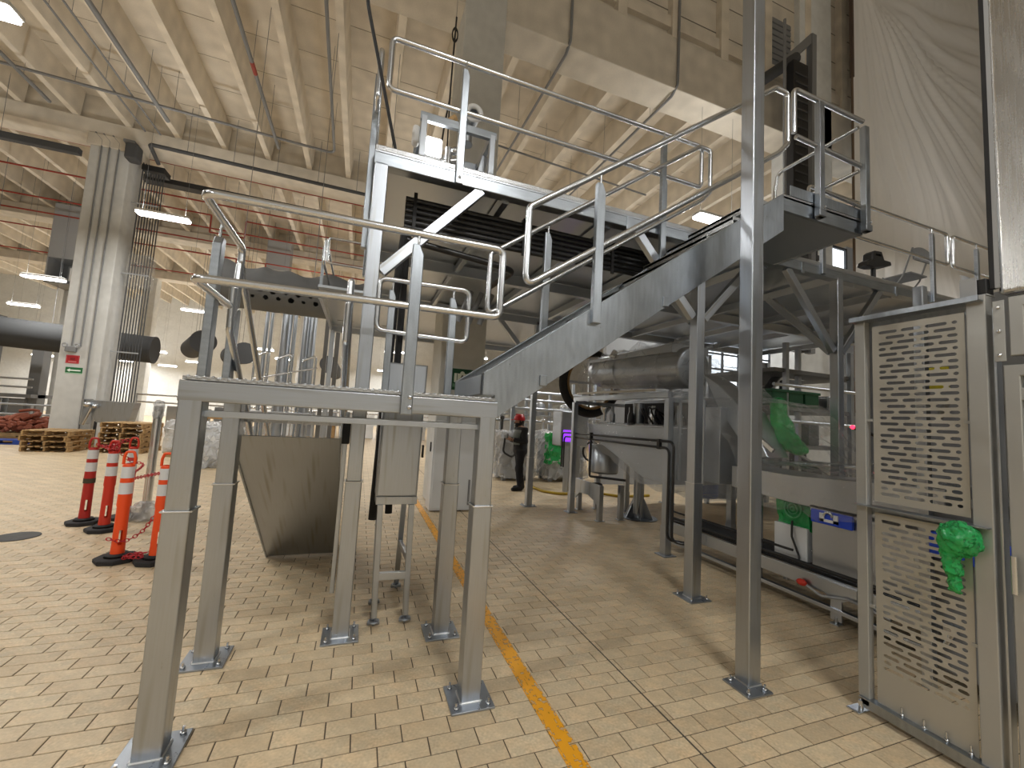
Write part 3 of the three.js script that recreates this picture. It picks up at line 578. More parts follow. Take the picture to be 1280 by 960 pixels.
{
  const t = thing('stainless_tower', 'broad polished stainless tower rising above the machine door', 'machine', [3.2, 2.4, -.85]);
  part('casing', span(2.96, 3.5, 2.36, 7, -1.085, -.6, .025), std(.70, .70, .685, .42, 1, { roughnessMap: brushed }), t);
  part('edge_trim', span(2.965, 2.99, 2.40, 7, -1.115, -1.09, .004), M.black, t, 'black rubber edge strip');
  part('edge_channel', span(2.965, 2.985, 2.40, 7, -1.098, -1.075, .004), M.greyLight, t);
}
{
  const t = thing('sensor_bracket', 'grey box-shaped bracket on the gate top beside stainless tower', 'bracket', [2.97, 2.34, -1.17]);
  part('shroud', [span(2.94, 3.02, 2.37, 2.50, -1.213, -1.205), span(2.94, 3.02, 2.37, 2.376, -1.213, -1.115), span(2.935, 2.942, 2.37, 2.47, -1.213, -1.15)], M.greyLight, t); part('sensor', span(2.95, 3.02, 2.38, 2.46, -1.16, -1.118, .006), M.black, t);
}
{ // green film bag tied round the gate latch
  const c = [2.885, 1.13, -1.225];
  const f = (px, py, pz) => { const n = .013 * noise.noise(px * 40, py * 34, pz * 40) + .006 * noise.noise(px * 90, py * 70, pz * 90); let d = Math.hypot((px - c[0]) / .75, py - c[1], pz - c[2]) - .085; d = smin(d, cap([px, py, pz], [2.885, 1.06, -1.265], [2.885, .97, -1.25], .035, .036) * 1.1, .02); d = smin(d, cap([px, py, pz], [2.885, .97, -1.25], [2.885, .885, -1.245], .024, .026), .01); return d - n; };
  single('plastic_bag', sdfMesh(f, [2.885, 1.04, -1.235], .24, 80), M.filmGreen, 'shiny green plastic bag tied around the gate latch', 'plastic bag');
}
// ------------------------------------------------------------------ conveyor line and machines under the platform
{
  const t = thing('conveyor_frame', 'long low stainless conveyor frame with black belt along the floor', 'conveyor', [4.3, 0, -3.6]);
  part('side_rail', [bar([4.02, .29, -1.85], [4.02, .29, -4.6], .03, .13, .004)], M.steelPlain, t); part('side_rail', bar([4.62, .29, -1.85], [4.62, .29, -4.6], .03, .13, .004), M.steelPlain, t);
  part('lower_rail', bar([4.0, .115, -1.85], [4.0, .115, -4.6], .05, .035, .004), M.steelPlain, t);
  part('belt', span(4.06, 4.58, .35, .375, -1.85, -4.6), M.black, t); part('guide_rail', rod([4.0, .42, -1.85], [4.0, .42, -4.6], .018, 8), M.black, t); part('guide_rail', rod([4.02, .50, -2.9], [4.02, .50, -4.6], .012, 8), M.black, t);
  for (const z of [-2.5, -4.1]) part('support_foot', [prism([[z - .045, .03], [z + .045, .03], [z + .045, .2], [z + .16, .27], [z + .16, .34], [z - .16, .34], [z - .16, .27], [z - .045, .2]], 'x', 3.995, 4.008), rod([4.0, 0, z], [4.0, .06, z], .014, 8), box(4.0, .006, z, .07, .012, .07)], M.steelPlain, t);
  part('red_cap', ball(3.97, .25, -2.78, .03, 1, 1, 1.6), M.red, t, 'small red valve cap');
  part('hose', pipe([[3.98, .24, -2.75], [3.96, .2, -2.6], [3.98, .25, -2.4], [3.99, .22, -2.1]], .012, { seg: 6 }), M.greyLight, t);
}
{
  const t = thing('trough_conveyor', 'stainless trough conveyor under clear plastic film beside the gate', 'conveyor', [4.4, .9, -2.6]);
  part('trough', [prism([[-3.7, 1.21], [-3.7, .97], [-3.0, .93], [-1.82, .90], [-1.82, 1.27], [-3.0, 1.20]], 'x', 4.12, 4.7, [], .006)], M.steelPlain, t);
  part('plastic_film', filmBox(4.085, 4.74, .86, 1.29, -3.6, -1.85, .05, 2, 24), M.film, t, 'loose clear plastic film');
  for (const [x, z] of [[4.2, -3.4], [4.62, -3.4], [4.2, -1.95], [4.62, -1.95]]) part('leg', bar([x, 0, z], [x, .95, z], .05, .05), M.steelPlain, t);
  for (const z of [-3.05, -3.15]) part('support_pipe', pipe([[4.3, .95, z], [4.3, .65, z], [4.45, .5, z]], .02), M.rail, t);
}
{
  const t = thing('steel_hopper_box', 'plain stainless box holding a blue crate beneath the trough conveyor', 'box', [4.35, .4, -2.5]);
  part('box_shell', span(4.14, 4.6, .38, .93, -2.80, -1.9, .008), M.steelPlain, t); part('box_lip', span(4.12, 4.14, .90, .95, -2.80, -1.9), M.steelPlain, t);
  part('cable_gland', ball(4.2, .5, -2.83, .02), M.rail, t);
}
{
  const t = thing('blue_crate', 'bright blue crate end with white cut-out on the stainless box', 'crate', [4.125, .8, -2.55]);
  part('panel', span(4.10, 4.135, .80, .92, -2.785, -2.43, .008), M.blueBright, t); part('handle_insert', [span(4.092, 4.10, .825, .90, -2.70, -2.66), span(4.092, 4.10, .825, .90, -2.58, -2.54), span(4.092, 4.10, .825, .85, -2.70, -2.54)], M.white, t, 'white U-shaped insert');
  part('hook', torus([4.088, .88, -2.62], .035, .012, 'x', 18, Math.PI), M.rail, t);
}
{
  const t = thing('drive_box', 'white drive cabinet carrying a motor wrapped in green film', 'box', [4.3, .38, -3.0]);
  part('cabinet_body', span(4.16, 4.5, .38, .70, -3.20, -2.86, .01), M.cabinet, t); part('cable', pipe([[4.15, .75, -3.0], [4.13, .6, -2.99], [4.14, .42, -2.92], [4.1, .36, -2.9]], .01, { seg: 6 }), M.black, t);
}
{
  const t = thing('wrapped_motor', 'round electric motor bagged in green plastic on white drive cabinet', 'motor', [4.3, .7, -3.0]);
  const g = lathe([[0, 0], [.1, 0], [.11, .03], [.11, .2], [.09, .24], [0, .24]], [0, 0, 0], 20); g.rotateZ(-Math.PI / 2); g.translate(4.2, .86, -3.02);
  part('motor_body', g, M.green, t); part('fan_grille', [torus([4.185, .86, -3.02], .085, .008, 'x'), torus([4.183, .86, -3.02], .05, .006, 'x'), torus([4.183, .86, -3.02], .02, .006, 'x')], std(.12, .45, .22, .4), t);
  part('bag', filmBox(4.19, 4.47, .69, 1.0, -3.2, -2.86, .04, 5, 12), M.filmGreen, t); part('mount', span(4.2, 4.42, .70, .76, -3.12, -2.92), M.green, t);
}
{ // machine: frame, drum, hopper, chute
  const f = thing('machine_frame', 'stainless support frame of the film-wrapped drum machine', 'machine frame', [4.3, 0, -5.5]);
  for (const [x, z, y] of [[3.765, -4.36, 1.99], [3.685, -6.72, 1.97], [4.85, -4.36, 1.99], [4.85, -6.72, 1.97]]) { const l = part('leg', bar([x, .01, z], [x, y, z], .085, .085, .006), M.steel, f); part('sleeve', bar([x, .01, z], [x, .36, z], .098, .098, .006), M.steelPlain, l); part('base_plate', box(x, .006, z, .19, .012, .19, .003), M.plate, l); }
  part('top_beam', bar([3.72, 2.03, -4.3], [3.72, 2.03, -6.8], .06, .08), M.steel, f); part('top_beam', bar([4.85, 2.03, -4.3], [4.85, 2.03, -6.8], .06, .08), M.steel, f); part('top_beam', bar([3.72, 1.97, -4.36], [4.88, 1.97, -4.36], .06, .06), M.steel, f); part('top_beam', bar([3.68, 1.97, -6.72], [4.88, 1.97, -6.72], .06, .06), M.steel, f);
  part('pale_guide', bar([3.70, 2.10, -4.55], [3.70, 2.13, -6.7], .02, .035), M.fencePanel, f, 'pale guide strip');
}
{
  const t = thing('tumble_drum', 'large horizontal stainless drum shrouded in clear plastic below the stair', 'machine', [4.35, 2.1, -5.4]);
  const drum = lathe([[0, 0], [.26, 0], [.30, .04], [.30, .4], [.315, .42], [.315, .46], [.30, .48], [.30, 1.5], [.315, 1.52], [.315, 1.56], [.30, 1.58], [.30, 2.2], [.22, 2.5], [0, 2.5]], [0, 0, 0], 28); drum.rotateX(-Math.PI / 2 + .05); drum.translate(4.3, 2.46, -4.5);
  part('drum_shell', drum, M.steel, t); part('plastic_film', filmBox(3.90, 4.70, 2.10, 2.80, -7.0, -4.42, .10, 9, 26), M.film, t, 'crinkled clear plastic film');
  part('cover_plate', prism([[-4.6, 2.66], [-6.8, 2.74], [-6.8, 2.78], [-4.6, 2.78]], 'x', 4.0, 4.65), M.steelPlain, t);
  part('nozzle', rod([3.95, 2.75, -6.0], [4.02, 2.85, -6.0], .05), M.white, t);
}
{
  const t = thing('collecting_hopper', 'tapered hopper bagged in crinkled clear film between machine legs', 'hopper', [4.3, .85, -5.3]);
  part('hopper_body', prism([[-6.5, 1.60], [-6.45, 1.42], [-4.95, .88], [-4.45, .86], [-4.42, 1.60]], 'x', 3.84, 4.75, [], .01), M.steelPlain, t);
  const film = prism([[-6.56, 1.63], [-6.5, 1.38], [-5.0, .80], [-4.40, .76], [-4.38, 1.63]], 'x', 3.79, 4.8);
  part('plastic_film', (() => { let g = mergeVertices(film.deleteAttribute('uv').deleteAttribute('normal'), 1e-4); return crumple(subdivide(subdivide(subdivide(g))), .045, 6, 4); })(), M.film, t, 'crinkled clear plastic film');
}
function subdivide(g) { // midpoint split of every triangle
  g = g.index ? g.toNonIndexed() : g; const p = g.attributes.position.array, o = [];
  for (let i = 0; i < p.length; i += 9) { const a = [p[i], p[i + 1], p[i + 2]], b = [p[i + 3], p[i + 4], p[i + 5]], c = [p[i + 6], p[i + 7], p[i + 8]], m = (u, v) => [(u[0] + v[0]) / 2, (u[1] + v[1]) / 2, (u[2] + v[2]) / 2], ab = m(a, b), bc = m(b, c), ca = m(c, a); o.push(...a, ...ab, ...ca, ...ab, ...b, ...bc, ...ca, ...bc, ...c, ...ab, ...bc, ...ca); }
  const q = new THREE.BufferGeometry(); q.setAttribute('position', new THREE.Float32BufferAttribute(o, 3)); q.setAttribute('normal', new THREE.Float32BufferAttribute(new Float32Array(o.length), 3)); q.setAttribute('uv', new THREE.Float32BufferAttribute(new Float32Array(o.length / 3 * 2), 2)); return q;
}
{
  const t = thing('control_enclosure', 'tall stainless enclosure wrapped in film beside the front machine leg', 'cabinet', [4.2, .9, -4.05]);
  part('enclosure_body', span(4.2, 4.6, .95, 1.9, -4.25, -3.95, .01), M.steelPlain, t); for (const z of [-4.26, -3.87]) part('corner_post', bar([3.86, .95, z], [3.86, 1.95, z], .03, .03), M.steelPlain, t); part('top_rim', bar([3.86, 1.95, -4.27], [3.86, 1.95, -3.86], .03, .03), M.steelPlain, t); part('plastic_film', filmBox(3.80, 4.64, .78, 2.0, -4.30, -3.82, .035, 12, 12), M.film, t);
}
{
  const t = thing('discharge_chute', 'sloping discharge chute draped with grey translucent plastic', 'chute', [4.5, 1.2, -3.6]);
  const d = prism([[-4.42, 2.6], [-4.1, 2.42], [-3.62, 1.98], [-3.15, 1.95], [-2.95, 1.72], [-2.62, 1.36], [-3.7, 1.25], [-4.2, 1.9]], 'x', 4.2, 4.8);
  part('chute_body', prism([[-4.35, 2.35], [-4.1, 2.2], [-3.7, 1.85], [-3.4, 1.34], [-3.6, 1.3], [-4.1, 1.9]], 'x', 4.32, 4.66, [], .01), M.steelPlain, t);
  part('plastic_drape', crumple(subdivide(subdivide(subdivide(mergeVertices(d.deleteAttribute('uv').deleteAttribute('normal'), 1e-4)))), .05, 7, 21), M.film, t);
  part('rim_bar', bar([4.17, 1.72, -3.62], [4.17, 1.42, -3.22], .03, .05), M.rail, t);
}
single('green_motor_cover', (() => sdfMesh((x, y, z) => smin(cap([x, y, z], [4.75, 1.55, -3.52], [4.75, 1.98, -3.62], .12, .08), cap([x, y, z], [4.75, 1.55, -3.52], [4.78, 1.45, -3.36], .1, .08), .08) - .03 * noise.noise(x * 14, y * 9, z * 14), [4.75, 1.74, -3.52], .45, 44))(), M.filmGreen, 'green film cover over a motor beside the sloping chute', 'cover');
{ // black pipework looping round the machine leg
  const t = thing('black_pipework', 'pair of thin black pipes running beside hopper and turning down', 'pipes', [3.7, 0, -5.6]);
  part('pipe_run', pipe([[3.70, .75, -7.2], [3.70, 1.40, -7.2], [3.70, 1.43, -4.18], [3.70, .22, -4.18], [3.95, .2, -4.0]], .017, { bend: .09, seg: 8 }), M.blackGloss, t);
  part('pipe_run', pipe([[3.70, .75, -7.12], [3.70, 1.33, -7.12], [3.70, 1.345, -4.26], [3.70, .22, -4.26], [3.95, .2, -4.1]], .017, { bend: .09, seg: 8 }), M.blackGloss, t);
  part('pipe_drop', pipe([[3.70, 1.38, -6.15], [3.70, .72, -6.15], [4.1, .72, -5.7]], .02, { bend: .03, seg: 8 }), M.blackGloss, t);
  for (const z of [-4.45, -6.15]) part('pipe_clamp', box(3.70, 1.385, z, .05, .13, .05, .006), M.black, t);
}
{ // pump stand in the bay behind
  const t = thing('pump_stand', 'short two-legged steel stand with pump under the hopper', 'stand', [4.1, 0, -6.1]);
  for (const [x, z] of [[3.86, -6.05], [3.95, -6.9], [4.3, -6.1], [4.35, -6.95]]) part('leg', [span(x - .04, x + .04, 0, .58, z - .04, z + .04, .006), box(x, .006, z, .14, .012, .1)], M.steel, t);
  part('side_plate', prism([[-6.9, .22], [-6.75, .34], [-6.45, .36], [-6.2, .28], [-6.05, .14], [-6.05, .58], [-6.9, .58]], 'x', 3.86, 3.885), M.steel, t); part('pump', (() => { const g = lathe([[0, 0], [.09, 0], [.1, .05], [.1, .25], [0, .28]], [0, 0, 0], 16); g.rotateZ(Math.PI / 2); g.translate(4.15, .46, -6.5); return g; })(), M.charcoal, t);
  part('tank', lathe([[0, 0], [.25, 0], [.27, .04], [.27, .5], [0, .52]], [4.25, .72, -6.6], 20), M.steelPlain, t);
}
{
  const t = thing('pedestal_column', 'steel pedestal with flared ribbed foot under the hopper', 'pedestal', [4.75, 0, -6.2]);
  part('shaft', [rod([4.75, 0, -6.2], [4.75, 1.2, -6.2], .085, 14), rod([4.62, .1, -6.1], [4.62, 1.1, -6.1], .05, 10)], M.steel, t); for (let k = 0; k < 6; k++) { const a = k * Math.PI / 3; part('rib', prism([[0, 0], [.26, 0], [.09, .34], [0, .34]], 'z', -.006, .006).rotateY(a).translate(4.75, .01, -6.2), M.steel, t); }
  part('base_plate', lathe([[0, 0], [.32, 0], [.32, .012], [0, .012]], [4.75, 0, -6.2], 24), M.plate, t);
}
{ // big black ring guard under the stair
  const t = thing('ring_guard', 'thick black ring at the far end of the drum under the stair', 'ring', [4.4, 1.4, -7.0]);
  part('ring', torus([4.35, 2.42, -7.35], .62, .085, 'z', 40), M.rubber, t); part('inner_rim', torus([4.35, 2.42, -7.33], .52, .03, 'z', 36), M.woodDark, t); part('spoke', [bar([3.8, 2.42, -7.38], [4.9, 2.42, -7.38], .05, .05), bar([4.35, 1.9, -7.38], [4.35, 2.95, -7.38], .05, .05)], M.steelPlain, t);
}
{ // machines beyond
  const mk = (label, x0, x1, y1, z0, z1, k) => { const t = thing('wrapped_machine', label, 'machine', [(x0 + x1) / 2, 0, (z0 + z1) / 2]); part('casing', [span(x0 + .06, x1 - .06, .12, y1 - .06, z0, z1, .05), span(x0 + .1, x0 + .2, 0, .12, z0 + .1, z0 + .2), span(x1 - .2, x1 - .1, 0, .12, z0 + .1, z0 + .2), span(x0 + .1, x0 + .2, 0, .12, z1 - .2, z1 - .1), span(x1 - .2, x1 - .1, 0, .12, z1 - .2, z1 - .1)], M.greyLight, t); part('plastic_film', filmBox(x0, x1, .1, y1, Math.min(z0, z1) - .05, Math.max(z0, z1) + .05, .1, k, 14), M.filmMilky, t); return t; };
  const a = mk('squat machine under milky film with a hanging black hose behind the worker', 3.5, 4.45, 1.25, -11.0, -10.2, 31); part('hose', pipe([[3.55, 1.1, -10.1], [3.5, .75, -10.05], [3.75, .62, -10.05], [3.9, .75, -10.1]], .025, { bend: .12 }), M.black, a);
  const b = mk('tall machine under milky film with green cover beside purple-lit screen', 4.75, 5.9, 1.3, -10.9, -10.0, 37); part('green_cover', filmBox(4.72, 5.1, .5, 1.28, -10.2, -9.9, .06, 3, 8), M.filmGreen, b); part('hose', torus([5.95, .85, -9.85], .25, .03, 'z', 20), M.black, b);
  const u = thing('uv_cabinet', 'stainless cabinet with glowing purple window behind the drum machine', 'cabinet', [5.0, 0, -8.6]);
  part('post', span(4.55, 4.85, 0, 1.05, -8.75, -8.5, .01), M.steel, u); part('head', span(4.3, 5.0, 1.05, 1.85, -8.9, -8.45, .03), M.steelPlain, u);
  part('glow_window', span(4.36, 4.66, 1.16, 1.42, -8.452, -8.44), new THREE.MeshStandardMaterial({ color: 0x220044, emissive: new THREE.Color().setRGB(.22, .03, .9), emissiveIntensity: 1.6 }), u, 'glowing purple window');
  const pl = new THREE.RectAreaLight(new THREE.Color().setRGB(.3, .05, 1), .5, .3, .26); pl.name = 'purple_light'; pl.position.set(-.49, 1.29, .165); pl.rotation.y = Math.PI; u.add(pl);
  part('plastic_film', filmBox(4.28, 5.04, 1.5, 1.95, -8.95, -8.40, .06, 17, 8), M.film, u);
  // process line of pipes and frames along the back
  const p = thing('process_line', 'dark stainless line of pipes, frames and tanks behind the worker', 'machine line', [5, 0, -13]);
  for (let i = 0; i < 9; i++) { const x = 3.4 + i * .85; part('post', bar([x, 0, -12.6], [x, 2.5 + .4 * (i % 3), -12.6], .09, .09), M.steelPlain, p); }
  for (const [y, r] of [[1.55, .05], [1.75, .03], [1.95, .06], [2.25, .04], [2.5, .05]]) part('pipe_run', rod([3.0, y, -12.5], [10.6, y, -12.4], r, 8), M.steelPlain, p);
  for (let i = 0; i < 7; i++) part('tank', lathe([[0, 0], [.2, .05], [.2, .55], [.08, .62], [0, .62]], [3.7 + i * 1.0, 1.6, -12.9], 14), i % 2 ? M.steelPlain : M.steelPlain, p);
  for (let i = 0; i < 10; i++) part('valve', [rod([3.5 + i * .7, 1.2, -12.3], [3.5 + i * .7, 1.6, -12.3], .04, 8), ball(3.5 + i * .7, 1.62, -12.3, .07)], i % 3 ? M.charcoal : M.rail, p);
}
{ // racks of equipment further right, seen between the legs
  const t = thing('equipment_rack', 'steel equipment rack with shelves behind the chute', 'rack', [8.2, 0, -6.4]);
  for (const [x, z] of [[7.3, -5.4], [7.9, -5.6], [8.6, -5.4], [9.1, -5.4], [7.3, -7.2], [9.1, -7.2]]) part('upright', bar([x, 0, z], [x, 3.3, z], .08, .08), M.steelPlain, t);
  for (const y of [.7, 1.35, 2.05, 2.75]) { part('shelf', span(7.0, 9.3, y, y + .07, -5.4, -7.2), M.greyMid, t); }
  for (const [a, b] of [[[7.3, 1.4, -5.38], [9.1, .6, -5.38]], [[8.6, 2.1, -5.38], [9.1, .4, -5.38]]]) part('brace', bar(a, b, .05, .05), M.steelPlain, t);
  part('duct_elbow', pipe([[7.0, 2.4, -6.0], [7.6, 2.45, -6.0], [7.9, 2.8, -6.0], [8.9, 2.85, -6.0]], .09, { bend: .2, seg: 12 }), M.rail, t);
  part('back_panel', span(7.2, 9.2, .1, 2.0, -7.25, -7.2), M.greyLight, t); part('back_panel', span(8.3, 9.2, 2.0, 3.3, -7.25, -7.2), M.greyLight, t);
  for (let i = 0; i < 22; i++) { const y = [.77, 1.42, 2.12][i % 3], x = rr(7.05, 9.1), z = rr(-5.5, -7.0); part('fitting', i % 2 ? rod([x, y, z], [x + rr(-.1, .1), y + rr(.2, .55), z], rr(.03, .08), 8) : box(x, y + .14, z, rr(.12, .3), .28, rr(.12, .3), .02), [M.steelPlain, M.charcoal, M.steelPlain, M.greyMid, M.rail][i % 5], t); }
  for (const y of [1.1, 1.85, 2.5]) part('tube_run', rod([6.9, y, -5.33], [9.4, y + rr(-.1, .1), -5.33], .03, 8), M.steelPlain, t);
  for (let i = 0; i < 5; i++) part('equipment_unit', span(7.4 + i * .37, 7.7 + i * .37, i % 2 ? 1.42 : .77, (i % 2 ? 1.42 : .77) + rr(.3, .5), -5.8, -6.4, .02), [M.greyMid, M.steelPlain, M.charcoal][i % 3], t);
}
{ // valves and hoses between frame and hopper
  const t = thing('valve_cluster', 'dark cluster of valves, tubes and hoses between machine frame and hopper', 'valves', [4.3, 1.62, -5.3]);
  for (let i = 0; i < 7; i++) part('valve_body', lathe([[0, 0], [.05, 0], [.05, .16], [.03, .2], [.03, .3], [0, .3]], [4.15 + (i % 2) * .18, 1.62, -4.6 - i * .27], 10), [M.steelPlain, M.charcoal, M.rail][i % 3], t);
  for (let i = 0; i < 6; i++) part('hose', pipe([[4.1, 1.65, -4.6 - i * .12], [4.0 + rr(-.05, .1), 1.85, -4.62 - i * .12], [4.2, 1.95 - rr(0, .15), -4.7 - i * .15], [4.4, 1.66, -4.75 - i * .13]], .014, { bend: .1, seg: 6 }), M.black, t);
  part('cylinder', rod([4.3, 1.62, -5.7], [4.3, 1.98, -5.7], .09, 14), M.steelPlain, t); part('back_plate', span(4.6, 4.62, 1.62, 2.0, -4.5, -6.5), M.charcoal, t); part('funnel', lathe([[.02, 0], [.03, .12], [.08, .2], [.08, .24]], [4.05, 1.66, -6.3], 14), M.rail, t);
}
for (let i = 0; i < 3; i++) single('green_crate', [span(6.9 + i * .42, 7.28 + i * .42, 2.12, 2.40, -5.35, -5.75, .02), span(6.88 + i * .42, 7.3 + i * .42, 2.37, 2.42, -5.33, -5.77, .008)], M.green, 'dark green plastic crate on the rack behind the tall post', 'crate', 'green crates on rack');
{ // bright windows seen under the platform
  for (const [x0, x1, y0, y1, z] of [[9.6, 12.2, 3.0, 4.4, -9.6], [13.08, 16.1, 6.0, 8.4, -9.7]]) {
    const w = struct('window_' + (x0 < 10 ? 1 : 2), [span(x0 - .08, x1 + .08, y0 - .08, y0, z - .05, z + .05), span(x0 - .08, x1 + .08, y1, y1 + .08, z - .05, z + .05), span(x0 - .08, x0, y0, y1, z - .05, z + .05), span(x1, x1 + .08, y0, y1, z - .05, z + .05)], M.charcoal);
    struct('pane', span(x0, x1, y0, y1, z - .03, z - .02), new THREE.MeshStandardMaterial({ color: 0xffffff, emissive: new THREE.Color().setRGB(.86, .93, 1), emissiveIntensity: 1.6 }), w);
    for (let i = 1; i < 4; i++) struct('mullion', bar([x0 + (x1 - x0) * i / 4, y0, z], [x0 + (x1 - x0) * i / 4, y1, z], .06, .06, 0), M.charcoal, w);
    for (let i = 1; i < 3; i++) struct('mullion', bar([x0, y0 + (y1 - y0) * i / 3, z + .01], [x1, y0 + (y1 - y0) * i / 3, z + .01], .05, .05, 0), M.charcoal, w);
  }
  struct('wall_inner', [span(6.2, 9.6, 0, 4.6, -9.85, -9.7), span(9.6, 12.2, 0, 2.95, -9.85, -9.7), span(12.2, 27, 0, 5.0, -9.85, -9.7), span(9.6, 12.2, 4.45, 4.6, -9.85, -9.7), span(12.2, 13.0, 5.0, 8.6, -9.85, -9.7), span(16.2, 17, 5.0, 8.6, -9.85, -9.7)], M.greyLight);
}
{ // red indicator
  const t = thing('indicator_lamp', 'tiny red glowing indicator on an arm behind the gate', 'indicator', [5.2, 1.74, -3.1]);
  part('arm', rod([5.2, 1.72, -3.05], [5.45, 1.62, -2.9], .018, 8), M.black, t); part('bulb', ball(5.19, 1.73, -3.06, .022), new THREE.MeshStandardMaterial({ color: 0x330000, emissive: new THREE.Color().setRGB(1, .02, .05), emissiveIntensity: 4 }), t, 'glowing red bulb');
  const l = new THREE.PointLight(new THREE.Color().setRGB(1, .02, .05), .004); l.name = 'red_light'; l.position.set(-.05, -.01, .09); t.add(l);
}
single('blue_drum', lathe([[0, 0], [.12, 0], [.13, .04], [.13, .36], [.12, .4], [0, .4]], [4.9, .62, -4.8], 16), M.blue, 'small dark blue drum behind the front upper platform leg', 'drum');
single('yellow_hose', pipe([[3.95, .03, -9.4], [4.0, .03, -8.6], [4.3, .03, -8.2], [4.9, .06, -8.4], [5.6, .03, -7.9], [6.4, .03, -8.0]], .03, { bend: .3, seg: 8 }), M.yellowPipe, 'yellow hose lying on the floor behind the machine', 'hose');
{ // dark machine standing behind the gate
  const t = thing('filling_machine', 'cluttered grey machine behind the slotted gate panels', 'machine', [4.0, 0, -1.2]);
  part('slot_backdrop', span(6.2, 6.9, 0, 3.1, -3.5, .5, .02), M.greyMid, t); part('housing', [span(3.72, 4.9, .12, 1.15, -1.75, -.2, .02), span(3.78, 4.9, 1.3, 2.6, -1.5, -.1, .02)], M.greyMid, t);  // tall slab at the rear is added so the gate slots look darker
  for (const [x, z] of [[3.66, -1.72], [3.66, -.3], [4.85, -1.72], [4.85, -.3]]) part('post', bar([x, 0, z], [x, 2.7, z], .06, .06), M.steelPlain, t);
  for (let i = 0; i < 26; i++) part('fitting', i % 3 ? box(3.68, rr(.3, 2.2), rr(-1.7, -.4), .06, rr(.03, .1), rr(.04, .16), .008) : rod([3.69, .3 + i * .07, -1.65 + (i % 7) * .18], [3.69, .42 + i * .07, -1.6 + (i % 7) * .18], .018, 8), [M.rail, M.greyMid, M.white, M.steelPlain][i % 4], t);
  for (const y of [2.1, 1.98]) part('yellow_tag', box(3.64, y, -1.62, .01, .03, .1), std(.5, .45, .03, .6), t);
  part('blue_bin', span(3.60, 3.7, .86, 1.02, -1.68, -1.3, .01), M.blueBright, t);
}
// ------------------------------------------------------------------ upper deck furniture
{
  const t = thing('folding_chair', 'grey folding chair standing on the upper platform', 'chair', [7.6, 3.64, -3.75]);
  const x = 7.6, z = -3.75, y = 3.64;
  part('backrest', prism(Array.from({ length: 13 }, (_, i) => [x - .22 + i * .44 / 12, y + .78 + .05 * Math.sin(i / 12 * Math.PI)]).concat([[x + .2, y + .62], [x - .2, y + .62]]), 'z', z + .2, z + .225, [], .004), M.greyMid, t);
  part('seat', box(x, y + .44, z - .02, .4, .03, .4, .012), M.greyMid, t);
  for (const s of [-1, 1]) { part('leg', pipe([[x + s * .21, y + .8, z + .21], [x + s * .21, y + .4, z + .08], [x + s * .21, y, z - .22]], .012, { bend: .05 }), M.greyMid, t); part('leg', pipe([[x + s * .19, y + .46, z - .18], [x + s * .19, y, z + .24]], .012), M.greyMid, t); }
}
{
  const t = thing('handled_lamp_head', 'black handled head on a short post at the upper platform edge', 'equipment', [6.05, 3.64, -3.32]);
  const x = 6.07, z = -3.32;
  part('post', rod([x, 3.63, z], [x, 3.80, z], .028, 10), M.black, t);
  part('body', prism([[x - .24, 3.79], [x - .21, 3.85], [x - .12, 3.90], [x - .11, 3.98], [x - .05, 4.02], [x + .08, 4.03], [x + .13, 3.93], [x + .26, 3.93], [x + .28, 3.88], [x + .16, 3.84], [x - .1, 3.79]], 'z', z - .06, z + .06, [[[x - .07, 3.94], [x - .05, 3.99], [x + .06, 3.995], [x + .08, 3.95]]], .012), M.black, t);
}
